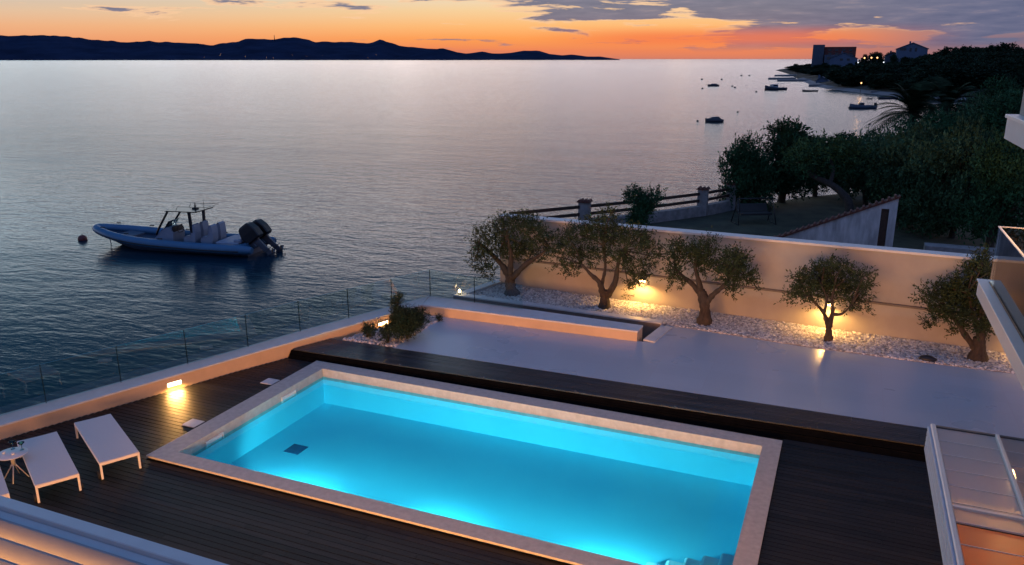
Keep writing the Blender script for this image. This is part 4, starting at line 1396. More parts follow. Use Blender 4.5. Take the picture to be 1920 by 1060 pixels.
GT = 'trees in the neighbouring garden'
for a in [
    (protoA, 1408, 262, 40.0, 118, 'bushy garden tree beside the end of the fence', 2.1, 4.4),
    (protoC, 1478, 222, 42.0, 128, 'tallest garden tree against the pink water', 1.7, 4.8),
    (protoA, 1540, 262, 45.0, 110, 'garden tree whose top stands above the leaning trunk', 2.1, 4.4),
    (protoC, 1592, 248, 48.0, 100, 'slim garden tree on the shore side of the grove', 1.7, 4.8),
    (protoB, 1640, 258, 43.0, 150, 'dense garden tree between the leaning trunk and the sloping wall', 2.6, 4.0),
    (protoB, 1720, 252, 38.5, 190, 'wide dense garden tree right behind the sloping wall', 2.6, 4.0),
    (protoB, 1812, 246, 36.0, 190, 'wide pale-topped garden tree above the stone wall steps', 2.6, 4.0),
    (protoA, 1895, 262, 33.0, 170, 'garden tree nearest the balconies', 2.1, 4.4),
    (protoB, 1690, 238, 58.0, 150, 'garden tree directly in front of the palms', 2.6, 4.0),
    (protoA, 1770, 218, 60.0, 150, 'garden tree just right of the palms', 2.1, 4.4),
    (protoB, 1850, 196, 62.0, 160, 'garden tree rising behind the pale-topped tree', 2.6, 4.0),
    (protoA, 1915, 176, 58.0, 150, 'garden tree half hidden by the upper balcony', 2.1, 4.4),
    (protoB, 1815, 192, 84.0, 120, 'green tree above the palms at the foot of the wooded slope', 2.6, 4.0),
    (protoA, 1872, 152, 92.0, 120, 'green tree highest up the near slope', 2.1, 4.4),
]:
    put(*a[:5], a[5], GT, *a[6:])

rw = random.Random(5)
GW = 'trees of the wood along the headland'
LW_ = 'dark tree in the dense wood covering the headland'
k = 0
prof_x = [1490, 1530, 1580, 1640, 1680, 1720, 1740, 1760, 1800, 1850, 1900, 1960]
prof_t = [131, 126, 124, 112, 116, 112, 103, 97, 93, 95, 87, 80]
def wood(Y, px, dtop, hmin, hmax, wmul=1.0):
    global k
    lim = np.interp(px, prof_x, prof_t) + dtop
    p = at_y(px, 150, Y)
    dsh = p[0] - shore_x(Y)
    if dsh < 3.5: return
    zg = ground(p[0], Y)
    zt = zg + rw.uniform(hmin, hmax) * min(1.0, .45 + dsh / 30)
    d_ = ray(px, lim); zl = CAM[2] + d_[2] * Y / d_[1]
    zt = min(zt, max(zl, zg + 2.0))
    c = R.T @ (np.array([p[0], Y, zt]) - CAM); pyt = CY - F * c[1] / -c[2]
    w_m = rw.uniform(5.5, 14) * wmul
    pr = protoF if k % 3 else protoG
    put(pr, px, pyt, Y, w_m * F / depth((p[0], Y, 0)), LW_, GW, 3.6 if k % 3 else 3.0, 6.5 if k % 3 else 7.5, zb=zg)
    k += 1


for Y, xa, xb, n, dtop, h0, h1 in ((690, 1482, 1560, 14, 2, 6, 9), (600, 1486, 1640, 20, 3, 6, 10), (520, 1500, 1690, 20, 4, 6, 10), (455, 1520, 1730, 20, 8, 5, 9), (405, 1535, 1790, 22, 6, 7, 16), (350, 1555, 1850, 24, 4, 7, 18),
                                   (310, 1575, 1880, 24, 5, 6, 16), (282, 1580, 1930, 26, 10, 5, 14), (258, 1640, 1960, 24, 18, 5, 13), (238, 1690, 1980, 20, 30, 4, 12), (205, 1790, 1990, 14, 26, 4, 11), (170, 1800, 1990, 14, 20, 4, 10), (135, 1800, 1990, 12, 40, 3, 8), (110, 1830, 1990, 10, 55, 3, 7)):
    for i in range(n):
        px = xa + (xb - xa) * (i + rw.uniform(.1, .9)) / n
        dt = dtop + rw.uniform(-3, 9)
        if 1515 < px < 1615 and Y < 560: dt = max(dt, 123 - np.interp(px, prof_x, prof_t))
        if 1675 < px < 1745 and Y < 430: dt = max(dt, 104 - np.interp(px, prof_x, prof_t))
        if 1615 < px < 1650 and Y < 415: dt = max(dt, 119 - np.interp(px, prof_x, prof_t))
        wood(Y + rw.uniform(-8, 8), px, dt, h0, h1)
for px, top_, Y, wpx in ((1622, 104, 462, 20), (1640, 99, 470, 22), (1651, 101, 465, 18), (1668, 99, 462, 24), (1612, 113, 462, 22), (1678, 103, 425, 16), (1745, 103, 400, 34), (1764, 97, 380, 46), (1790, 91, 350, 62),
                         (1822, 89, 340, 70), (1850, 92, 330, 56), (1874, 87, 320, 66), (1900, 84, 300, 70), (1532, 122, 500, 24), (1550, 119, 490, 22), (1568, 122, 470, 26), (1598, 120, 470, 24), (1700, 108, 400, 30), (1724, 106, 405, 28)):
    p = at_y(px, top_, Y)
    put(protoF if k % 2 else protoG, px, top_, Y, wpx, LW_, GW, 3.6 if k % 2 else 3.0, 6.5 if k % 2 else 7.5, zb=min(ground(p[0], Y), p[2] - 5)); k += 1
# the lone pine on the point
pr = tree_proto('pine_tree', 31, 9, 4.0, 6.0, .5, 380, 'pine', 1.2, .7, zlow=.55)
pp_ = at_y(1492, 120, 700)
pr.location = (pp_[0], 700, ground(pp_[0], 700)); sz = (pp_[2] - ground(pp_[0], 700)) / 5.8; pr.scale = (sz * 1.2, sz * 1.2, sz)
tag(pr, 'lone flat-topped pine leaning over the point of the headland', 'tree')

# leaning trunk in the garden
Yt = 35.5
lt = at_y(1596, 392, Yt); lt0 = (lt[0], Yt, 0.0)
root = empty('leaning_tree', lt0, label='old tree with a bare trunk leaning left over the lawn', cat='tree', group=GT)
b = MB()
S = spline([np.array([lt[0], Yt, -.1]), at_y(1592, 385, Yt), at_y(1578, 362, Yt + .1), at_y(1556, 345, Yt + .2), at_y(1525, 330, Yt + .4), at_y(1498, 305, Yt + .8)], 5)
b.tube([tuple(p) for p in S], list(np.linspace(.20, .08, len(S))), 9)
S2 = spline([at_y(1556, 345, Yt + .2), at_y(1562, 320, Yt + .6), at_y(1555, 295, Yt + .9)], 4)
b.tube([tuple(p) for p in S2], list(np.linspace(.10, .05, len(S2))), 8)
place_local(b.build('trunk', M['darkbark'], root), lt0)
cl = [(at_y(x, y, Yt + rng.uniform(.3, 1.6)), r / 38.0) for x, y, r in [(1500, 300, 26), (1530, 305, 24), (1555, 290, 28), (1580, 305, 24), (1520, 285, 20), (1600, 290, 22)]]
place_local(quads_mesh('crown', leaves_from_clumps(cl, 900, 8, .38, .16, .06), M['leaf'], root), lt0)


# palms
def palm(px, py, Y, size, label, seed):
    r = random.Random(seed)
    c = at_y(px, py, Y); g = ground(c[0], Y)
    root = empty('palm_tree', (c[0], Y, g), label=label, cat='palm', group='palms behind the garden')
    h = c[2] - g
    b = MB(); b.tube([(0, 0, -.2), (.05, 0, h * .5), (0, 0, h)], [.32, .26, .24], 10); b.build('trunk', M['bark'], root)
    Q = []
    for f in range(46):
        a = r.uniform(0, 2 * PI); el = r.uniform(-.25, 1.25); ln = size * r.uniform(.75, 1.1)
        d = np.array([math.cos(a) * math.cos(el), math.sin(a) * math.cos(el), math.sin(el)])
        side = np.array([-math.sin(a), math.cos(a), 0])
        prev = None
        nseg = 30
        for s in range(nseg):
            t = s / nseg; t2 = (s + 1) / nseg

            def pos(t): return np.array([0, 0, h]) + d * ln * t + np.array([0, 0, -1]) * ln * .62 * t * t * (0.6 + .4 * math.cos(el))
            p0_, p1_ = pos(t), pos(t2)
            tang = unit(p1_ - p0_)
            Q.append([p0_ - side * .015, p1_ - side * .012, p1_ + side * .012, p0_ + side * .015])
            ll = ln * .20 * math.sin(PI * min(1, .12 + t * .9)) + .05
            for sg in (-1, 1):
                tip = p0_ + side * sg * ll * .95 + tang * ll * .55 + np.array([0, 0, -.18 * ll])
                Q.append([p0_, p0_ + tang * .045 * size / 2, tip + tang * .008, tip])
    quads_mesh('fronds', np.array(Q), M['palm'], root)
    return root


palm(1712, 212, 66, 4.3, 'palm tree reaching furthest left over the water', 1)
palm(1775, 196, 72, 4.0, 'palm tree standing behind and right of the first palm', 2)

# ------------------------------------------------------------------ neighbouring garden: fence, wall, swing
fpts = [at(1033, 424, 0.62), None]
pil = [(-10.09, 31.83), (-8.12, 34.16), (-6.05, 37.21), (-5.02, 39.3)]
fl = (pil[0][0], pil[0][1], 0)
fence = empty('garden_fence', fl, label='low sea wall of the garden with tiled pillars and two dark rails', cat='fence')


def fobj(name, b, m_): return place_local(b.build(name, m_, fence), fl)


runs = [(-12.4, 29.1)] + pil
for i in range(len(runs) - 1):
    p, q = runs[i], runs[i + 1]
    dv = unit(np.array([q[0] - p[0], q[1] - p[1], 0.0])); nn = np.array([-dv[1], dv[0], 0]) * .16
    b = MB()
    b.hexa([(p[0] - nn[0], p[1] - nn[1], -2.8), (p[0] + nn[0], p[1] + nn[1], -2.8), (q[0] + nn[0], q[1] + nn[1], -2.8), (q[0] - nn[0], q[1] - nn[1], -2.8)][::-1] +
           [(p[0] - nn[0], p[1] - nn[1], .42), (p[0] + nn[0], p[1] + nn[1], .42), (q[0] + nn[0], q[1] + nn[1], .42), (q[0] - nn[0], q[1] - nn[1], .42)][::-1])
    fobj('low_wall', b, M['masonry'])
    for z in (.66, .98):
        b = MB(); b.bar((p[0], p[1], z), (q[0], q[1], z), .07, .13); fobj('rail', b, M['stain'])
for i, (x, y) in enumerate(pil):
    b = MB(); b.box((x - .22, y - .22, -.2), (x + .22, y + .22, 1.18), .01)
    pi_ = fobj('pillar', b, M['masonry'])
    b = MB()
    b.box((x - .28, y - .28, 1.181), (x + .28, y + .28, 1.22))
    for k in range(3):
        b.tube([(x - .18 + .18 * k, y - .30, 1.23), (x - .18 + .18 * k, y + .30, 1.23)], .06, 8)
    t_ = b.build('tile_cap', M['tile'], pi_); t_.matrix_parent_inverse = Matrix.Identity(4)

# sloping wall with a tiled top and a door
Ys = 30.0
pA, pB, pC = at_y(1435, 452, Ys), at_y(1686, 368, Ys), at_y(1682, 470, Ys)
sl = (pA[0], Ys, 0)
sw_ = empty('sloping_wall', sl, label='stained white outhouse wall with a sloping tiled top and a doorway', cat='wall')


def sobj(name, b, m_): return place_local(b.build(name, m_, sw_), sl)


M['stained'] = simple('stained_render', (0.42, 0.42, 0.44), 0.9, 0.45, 1.6, 0.2, 20, stretch=(2.2, 1, 0.5))
xA, xB = pA[0], pB[0]
zA, zB = pA[2] - .1, pB[2] - .06
dx0, dx1 = at_y(1652, 400, Ys)[0], at_y(1667, 400, Ys)[0]; dz1 = at_y(1660, 392, Ys)[2]


def zt_(x): return zA + (zB - zA) * (x - xA) / (xB - xA)


b = MB()
b.prism_v([(xA, -.3), (dx0, -.3), (dx0, zt_(dx0)), (xA, zt_(xA))], Ys, Ys + .28)
b.prism_v([(dx1, -.3), (xB, -.3), (xB, zt_(xB)), (dx1, zt_(dx1))], Ys, Ys + .28)
b.prism_v([(dx0, dz1), (dx1, dz1), (dx1, zt_(dx1)), (dx0, zt_(dx0))], Ys, Ys + .28)
sobj('wall', b, M['stained'])
b = MB(); b.prism_v([(xA - .05, zt_(xA) + .0), (xB + .04, zt_(xB) + .002), (xB + .04, zt_(xB) + .07), (xA - .05, zt_(xA) + .07)], Ys - .05, Ys + .34)
nT = 22
for k in range(nT):
    x = xA + (xB - xA) * (k + .5) / nT
    b.tube([(x, Ys - .07, zt_(x) + .075), (x, Ys + .36, zt_(x) + .075)], .05, 7)
sobj('tile_cap', b, M['tile'])
b = MB(); b.box((dx0 + .003, Ys + .10, -.3), (dx1 - .003, Ys + .14, dz1 - .003)); sobj('door', b, M['stain'])

# garden swing
Yg = 36.0
g0 = at_y(1412, 425, Yg); gx = g0[0]
gw = empty('garden_swing', (gx, Yg, -.02), 0.5, label='dark garden swing seat standing on the lawn under the trees', cat='swing')
b = MB()
for s in (-1, 1):
    b.tube([(s * .85, -.45, 0), (s * .78, 0, 1.12)], .022, 8); b.tube([(s * .85, .45, 0), (s * .78, 0, 1.12)], .022, 8)
    b.tube([(s * .85, -.45, .03), (s * .85, .45, .03)], .022, 8)
b.tube([(-.82, 0, 1.12), (.82, 0, 1.12)], .026, 8)
b.build('frame', M['metal'], gw)
b = MB(); b.prism_v([(-.7, .42), (.7, .42), (.7, .50), (-.7, .50)], -.28, .25); b.build('seat', M['rubber'], gw)
b = MB(); b.hexa([(-.7, .22, .52), (.7, .22, .52), (.7, .30, .52), (-.7, .30, .52), (-.7, .40, .82), (.7, .40, .82), (.7, .46, .82), (-.7, .46, .82)]); b.build('backrest', M['rubber'], gw)
for s in (-1, 1):
    b = MB(); b.tube([(s * .66, .05, .5), (s * .70, 0, 1.11)], .012, 6); b.build('hanger', M['metal'], gw)

shrub('shrub', 1197, 415, 76, 104, 'narrow upright shrub in front of the garden fence', 900, .10, .04, .9, 'leaf', 0.0, 30.5)
shrub('shrub', 1024, 425, 50, 52, 'small rounded bush behind the left end of the boundary wall', 420, .08, .035, .7, 'leaf', 0.0, 27.0)
shrub('shrub', 1665, 475, 50, 34, 'spiky dark plant at the foot of the outhouse doorway', 260, .22, .03, 1.2, 'palm', 0.0, 28.0)
shrub('shrub', 1735, 480, 60, 40, 'spiky dark plant right of the outhouse wall', 300, .24, .03, 1.2, 'palm', 0.0, 27.5)
# stone steps of the garden terrace, right of the outhouse
for i in range(4):
    b = MB(); p = at_y(1830, 440 + 9 * i, 31 - i * .8)
    b.box((p[0] - 1.5, 31 - i * .8, -.2), (p[0] + 3, 31.6 - i * .8, .62 - .13 * i), .01)
    o = b.build('garden_step', M['masonry']); tag(o, 'dim stone step on the lawn behind the wall, ' + ['topmost', 'second from the top', 'third from the top', 'lowest'][i] + ' of four', 'step', 'garden steps')

# ------------------------------------------------------------------ the inflatable boat
st, bo = at(490, 474, Z_SEA), at(212, 458, Z_SEA)
hd = unit(bo - st); ctr = st + hd * 4.70
boat = empty('inflatable_boat', (ctr[0], ctr[1], Z_SEA), math.atan2(hd[1], hd[0]), 'large blue grey inflatable boat with hard top and two raised outboards', 'boat')
boat.scale = (1.07, 1.0, 0.90)
# hull
sec = []
for t in np.linspace(0, 1, 16):
    x = -4.2 + 8.45 * t
    k = 1 - max(0, (t - .55) / .45) ** 2.2
    wy = 1.10 * max(.02, k); keel = -.42 + max(0, (t - .62) / .38) ** 2.0 * 1.05; top_ = .34 + max(0, (t - .45) / .55) ** 1.7 * .52
    sec.append([(x, -wy, top_), (x, -wy * .82, min(top_ - .01, .02 + (keel + .42) * .75)), (x, -wy * .35, min(top_ - .02, keel + .17)), (x, 0, min(top_ - .03, keel)), (x, wy * .35, min(top_ - .02, keel + .17)), (x, wy * .82, min(top_ - .01, .02 + (keel + .42) * .75)), (x, wy, top_)])
b = MB(); b.loft(sec, True, True); b.build('hull', M['ribhull'], boat)
# inflatable collar
path = []; rr = []
half = [(-4.55, 1.12, .40, .16), (-4.40, 1.12, .41, .22), (-4.0, 1.14, .42, .25), (-3, 1.17, .42, .255), (-1.5, 1.18, .44, .255), (0, 1.17, .49, .255), (1.2, 1.12, .55, .25), (2.2, 1.0, .64, .24), (3.1, .76, .75, .23), (3.8, .46, .85, .22), (4.2, .20, .91, .215)]
full = [(x, y, z, r) for x, y, z, r in half] + [(4.32, 0, .93, .215)] + [(x, -y, z, r) for x, y, z, r in reversed(half)]
S = spline([p for p in full], 4)
b = MB(); b.tube([tuple(p[:3]) for p in S], [float(p[3]) for p in S], 14); b.build('collar', M['ribtube'], boat)
b = MB()
for s in (-1, 1):
    S = spline([(x, s * (y + r * .97), z - .05) for x, y, z, r in half[2:]], 4)
    b.tube([tuple(p) for p in S], .035, 6)
b.build('rub_strake', M['rubber'], boat)
for x, y, z in ((3.55, .60, 1.13), (3.55, -.60, 1.13), (2.0, -1.0, .96), (.1, -1.17, .80), (-1.9, -1.18, .735), (-3.4, -1.17, .72), (2.0, 1.0, .96), (.1, 1.17, .80)):
    b = MB(); b.box((x - .12, y - .03, z - .02), (x + .12, y + .03, z + .03), .01); b.build('grab_handle', M['rubber'], boat)
b = MB()
dk = []
for t in np.linspace(0, 1, 9):
    x = -4.1 + 7.6 * t; wy = 1.0 * (1 - max(0, (t - .6) / .4) ** 2.2) + .03
    dk.append([(x, -wy, .30 + .34 * max(0, (t - .4) / .6) ** 1.6), (x, wy, .30 + .34 * max(0, (t - .4) / .6) ** 1.6)])
b.loft(dk, False, False, False); b.build('deck', M['ribdeck'], boat)
b = MB(); b.prism_v([(-4.15, .28), (-3.75, .28), (-3.75, .62), (-4.15, .70)], -.88, .88); b.build('transom', M['ribtube'], boat)
# bow cushion and console
b = MB(); b.prism_v([(2.1, .42), (2.9, .58), (2.9, .74), (2.1, .66)], -.55, .55); b.build('bow_locker', M['ribdeck'], boat)
b = MB()
prof = [(1.05, .34), (-.10, .32), (-.16, .95), (-.02, 1.22), (.22, 1.25), (.52, 1.02), (.92, .55)]
b.prism_v(prof[::-1], -.48, .48); cons = b.build('console', M['seat'], boat)
b = MB(); b.prism_v([(.50, 1.03), (.23, 1.26), (.02, 1.62), (.05, 1.635), (.30, 1.25), (.54, 1.03)], -.44, .44); b.build('windscreen', M['glass'], cons)
b = MB(); b.tube([(-.26 + .05 * math.cos(t), .19 * math.cos(t), 1.12 + .19 * math.sin(t)) for t in [2 * PI * k / 18 for k in range(19)]], .018, 6); b.bar((-.16, 0, 1.1), (-.27, 0, 1.12), .03); b.build('steering_wheel', M['rubber'], cons)
b = MB(); b.box((-.14, -.40, 1.0), (-.06, .40, 1.32), .02); b.build('instrument_panel', M['engine'], cons)
# seats
for x in (-1.05, -1.95):
    for s in (-1, 1):
        b = MB()
        y0_, y1_ = s * .36 - .25, s * .36 + .25
        prof = [(x + .28, .32), (x + .30, .82), (x + .16, .90), (x - .10, .88), (x - .14, 1.25), (x - .17, 1.50), (x - .24, 1.56), (x - .33, 1.50), (x - .36, 1.1), (x - .34, .70), (x - .26, .32)]
        b.loft([[(p[0], y0_ + .03, p[1]) for p in prof], [(p[0], y0_, p[1] - .01) for p in prof], [(p[0], y1_, p[1] - .01) for p in prof], [(p[0], y1_ - .03, p[1]) for p in prof]])
        sb = b.build('seat', M['seat'], boat)
b = MB(); b.box((-3.75, -.85, .34), (-2.55, .85, .72), .06); b.build('stern_cushion', M['seat'], boat)
b = MB(); b.box((-3.80, -.80, .70), (-3.45, .80, .88), .06); b.build('stern_backrest', M['seat'], boat)
# hard top
b = MB(); b.loft([[(.02, -.72, 2.24), (.02, .72, 2.24), (-.1, .80, 2.25), (-1.62, .80, 2.25), (-1.68, .72, 2.25), (-1.68, -.72, 2.25), (-1.62, -.80, 2.25), (-.1, -.80, 2.25)],
                  [(.02, -.72, 2.28), (.02, .72, 2.28), (-.1, .80, 2.30), (-1.62, .80, 2.31), (-1.68, .72, 2.31), (-1.68, -.72, 2.31), (-1.62, -.80, 2.31), (-.1, -.80, 2.30)]])
top_o = b.build('hard_top', M['engine'], boat)
for s in (-1, 1):
    b = MB(); S = spline([(.72, s * .50, .85), (.50, s * .56, 1.25), (-.10, s * .62, 2.24)], 4); b.tube([tuple(p) for p in S], .055, 8); b.build('front_post', M['engine'], boat)
    b = MB(); b.bar((-1.20, s * .50, .30), (-1.20, s * .60, 2.24), .13, .08); b.build('rear_post', M['engine'], boat)
b = MB()
b.tube([(-1.15, .0, 2.30), (-1.18, .0, 2.66)], [.05, .015], 6); b.tube([(-1.35, .25, 2.30), (-1.36, .25, 2.55)], .02, 6); b.tube([(-1.56, -.1, 2.30), (-1.57, -.1, 2.98)], [.012, .006], 6)
b.box((-1.30, -.12, 2.31), (-1.05, .12, 2.38), .02); b.build('antenna', M['engine'], top_o)
b = MB()
for s in (-1, 1):
    b.tube([(-.5, s * .55, 2.30), (-.6, s * .55, 2.50), (-2.1, s * .55, 2.52)], .012, 6)
b.tube([(-2.1, -.55, 2.52), (-2.1, .55, 2.52)], .012, 6)
b.build('rod_rack', M['engine'], top_o)
# tilted outboards
for s in (-1, 1):
    T = Matrix.Translation((-4.38, s * .42, .78)) @ Matrix.Rotation(rad(42), 4, 'Y')
    b = MB()
    rings = []
    for z, xl, xr, w in ((.0, -.34, .28, .20), (.06, -.44, .32, .24), (.42, -.50, .32, .25), (.74, -.46, .16, .235), (.82, -.40, .06, .21), (.84, -.36, .02, .17)):
        z *= 1.15; xl *= 1.15; xr *= 1.1; w *= 1.05
        rings.append([(xr, -w * .88, z), (xr, w * .88, z), (xr - .03, w, z), (xl + .05, w, z), (xl, w * .8, z), (xl, -w * .8, z), (xl + .05, -w, z), (xr - .03, -w, z)])
    b.loft(rings, True, False)
    eng = b.build('outboard', M['engine'], boat, T)
    b = MB(); b.loft([[(.10, -.09, 0), (.10, .09, 0), (-.22, .07, 0), (-.22, -.07, 0)], [(.06, -.06, -.55), (.06, .06, -.55), (-.20, .05, -.55), (-.20, -.05, -.55)], [(.02, -.035, -1.12), (.02, .035, -1.12), (-.22, .03, -1.12), (-.22, -.03, -1.12)]])
    b.box((-.34, -.11, -.74), (.10, .11, -.72)); b.tube([(.18, 0, -1.0), (.10, 0, -1.0), (-.22, 0, -1.0), (-.32, 0, -1.0)], [.01, .075, .075, .055], 10)
    b.loft([[(.0, -.012, -1.06), (.0, .012, -1.06), (-.16, .012, -1.06), (-.16, -.012, -1.06)], [(-.06, -.008, -1.36), (-.06, .008, -1.36), (-.18, .008, -1.30), (-.18, -.008, -1.30)]])
    b.build('drive_leg', M['enginegrey'], eng, T)
    b = MB()
    for k in range(3):
        a = 2 * PI * k / 3 + .4
        ca, sa = math.cos(a), math.sin(a)
        b.hexa([(-.34, .05 * ca - .03 * sa, -1.0 + .05 * sa + .03 * ca), (-.28, .05 * ca + .03 * sa, -1.0 + .05 * sa - .03 * ca), (-.27, .19 * ca + .09 * sa, -1.0 + .19 * sa - .09 * ca), (-.37, .19 * ca - .06 * sa, -1.0 + .19 * sa + .06 * ca),
                (-.33, .05 * ca - .03 * sa, -1.0 + .05 * sa + .03 * ca), (-.27, .05 * ca + .03 * sa, -1.0 + .05 * sa - .03 * ca), (-.26, .19 * ca + .09 * sa, -1.0 + .19 * sa - .09 * ca), (-.36, .19 * ca - .06 * sa, -1.0 + .19 * sa + .06 * ca)])
    b.build('propeller', M['engine'], eng, T)
    b = MB(); b.box((.10, -.12, -.30), (.34, .12, .05), .02); b.build('bracket', M['enginegrey'], eng, T)
# bow eye line and buoy
b = MB(); b.tube([(3.72, 0, .42), (3.70, 0, .1), (3.66, 0, -.2)], .02, 6); b.build('mooring_line', M['seat'], boat)
bu = at(155, 450, Z_SEA)
root = empty('mooring_buoy', tuple(bu), label='dark red mooring buoy floating off the bow of the large inflatable', cat='buoy')
root.scale = (.72,) * 3
b = MB(); b.lathe([(.05, -.25), (.26, -.15), (.33, .05), (.30, .22), (.16, .33), (.05, .36)], 16); b.build('float', M['red'], root)
b = MB(); b.tube([(.0 + .07 * math.cos(t), 0, .40 + .07 * math.sin(t)) for t in [2 * PI * k / 12 for k in range(13)]], .016, 6); b.build('ring', M['metal'], root)


# ------------------------------------------------------------------ small moored boats and buoys
def hull_mesh(L_, w, h, sheer=.25, m=10):
    b = MB(); sec = []
    for t in np.linspace(0, 1, m):
        x = -L_ / 2 + L_ * t
        k = math.sqrt(max(0.0, 1 - max(0, (t - .35) / .65) ** 2.4)); wy = max(.015, w / 2 * k); tp_ = h + sheer * max(0, (t - .3) / .7) ** 2
        kl_ = -.3 + max(0, (t - .7) / .3) ** 2 * (h * .9 + .3)
        sec.append([(x, -wy, tp_), (x, -wy * .75, min(tp_ - .02, .0)), (x, 0, min(tp_ - .03, kl_)), (x, wy * .75, min(tp_ - .02, .0)), (x, wy, tp_)])
    b.loft(sec, True, True)
    # decked top
    b.loft([[(p[0][0], p[0][1] * .96, p[0][2] - .05), (p[4][0], p[4][1] * .96, p[4][2] - .05)] for p in sec], False, False, False)
    return b


vdir = unit(np.array([R[0, 0], R[1, 0], 0]))


def heading(px_sign, tilt=0.0):
    a = math.atan2(vdir[1], vdir[0]) + (PI if px_sign < 0 else 0) + tilt
    return a


p = at(1453, 169, Z_SEA)
cb = empty('cabin_boat', tuple(p), heading(-1, .25), 'dark wooden boat with a pale wheelhouse moored off the headland', 'boat')
hull_mesh(7.2, 2.4, .75, .7).build('hull', M['boatdark'], cb)
b = MB(); b.box((-.6, -.8, .7), (1.4, .8, 1.75), .08); hs = b.build('cabin', M['boatwhite'], cb)
b = MB(); b.box((-.3, -.815, 1.2), (1.1, .815, 1.6)); b.build('cabin_window', M['window'], hs)
b = MB(); b.box((-2.6, -.9, 1.95), (-.4, .9, 2.02), .02); b.build('awning', M['boatwhite'], cb)
b = MB()
for s in (-.8, .8):
    b.tube([(-2.5, s, .7), (-2.5, s, 1.96)], .03, 6)
b.build('awning_post', M['boatwhite'], cb)
p = at(1616, 204, Z_SEA)
rb = empty('bimini_boat', tuple(p), heading(-1, .12), 'blue motor boat with a folded sun top moored near the beach', 'boat')
hull_mesh(5.2, 2.1, .65, .35).build('hull', M['boatblue'], rb)
b = MB(); b.box((-.2, -.5, .6), (.6, .5, 1.15), .1); b.build('console', M['boatdark'], rb)
for s in (-.85, .85):
    b = MB(); b.tube([(-.6, s, .65), (-1.4, s, 1.85), (-1.35, s, 1.8), (-1.6, s, .65)], .025, 6)
    b.build('top_frame', M['metal'], rb)
b = MB(); b.tube([(-1.4, -.9, 1.88), (-1.4, .9, 1.88)], .10, 8); b.tube([(-1.1, -.9, 1.80), (-1.1, .9, 1.80)], .05, 8); b.build('sun_top', M['boatdark'], rb)
b = MB(); b.box((-2.95, -.22, .3), (-2.45, .22, 1.15), .1); b.build('outboard', M['engine'], rb)
p = at(1594, 201, Z_SEA)
for (x, y, L_, w, h, lab, nm) in ((1338, 229, 2.7, 1.6, .42, 'small covered dinghy alone in the middle of the pink water', 'dinghy'),
                                  (1337, 162, 4.0, 1.7, .55, 'tiny far boat with a low cuddy beyond the cabin boat', 'dinghy'),
                                  (1518, 172, 4.6, 1.6, .40, 'low open skiff moored right of the cabin boat', 'skiff'),
                                  (1663, 186, 4.6, 1.7, .45, 'low dark skiff moored close to the beach', 'skiff')):
    p = at(x, y, Z_SEA)
    rt = empty(nm, tuple(p), heading(-1, .1), lab, 'boat')
    hull_mesh(L_, w, h, .18).build('hull', M['boatdark'], rt)
    b = MB()
    if nm == 'dinghy':
        b.loft([[(-L_ * .42, -w * .4, h - .06), (-L_ * .42, w * .4, h - .06), (L_ * .3, w * .36, h), (L_ * .3, -w * .36, h)], [(-L_ * .25, -w * .2, h + .38), (-L_ * .25, w * .2, h + .38), (L_ * .1, w * .15, h + .34), (L_ * .1, -w * .15, h + .34)]])
        b.build('cover', M['boatdark'], rt)
    else:
        for xx in (-1.2, 0, 1.1):
            b.box((xx - .12, -w * .42, h - .08), (xx + .12, w * .42, h + .03))
        b.build('thwart', M['boatdark'], rt)
lb = MB(); lb.ball((0, 0, .12), .34, 7, .9)
pro = None
for (x, y) in ((1316, 150), (1317, 167), (1353, 150), (1378, 165), (1373, 163), (1418, 173), (1405, 143), (1390, 143), (1308, 228), (1383, 211), (1630, 234)):
    if pro is None: o = pro = lb.build('mooring_buoy', M['boatdark'])
    else: o = pro.copy(); col.objects.link(o)
    p = at(x, y, Z_SEA); o.location = p
    sc_ = max(.55, min(1.6, depth(p) / 260)); o.scale = (sc_,) * 3
    tag(o, 'tiny dark mooring buoy floating on the pink water of the bay', 'buoy', 'mooring buoys in the bay')
bu = at(1593, 203, Z_SEA)
o = pro.copy(); col.objects.link(o); o.location = bu; o.scale = (.9,) * 3
tag(o, 'dark mooring buoy just off the bow of the blue motor boat', 'buoy', 'mooring buoys in the bay')

# ------------------------------------------------------------------ headland buildings
YB = 560
def wpt(px, py, Y): return at_y(px, py, Y)


def block(root, loc, name, m_, px0, px1, pyt, Y, dep, zb=None, mb=None):
    a, c = wpt(px0, pyt, Y), wpt(px1, pyt, Y)
    z0 = zb if zb is not None else 0.0
    b = MB(); b.box((a[0], Y, z0), (c[0], Y + dep, (a[2] + c[2]) / 2), .05)
    return place_local(b.build(name, m_, root), loc)


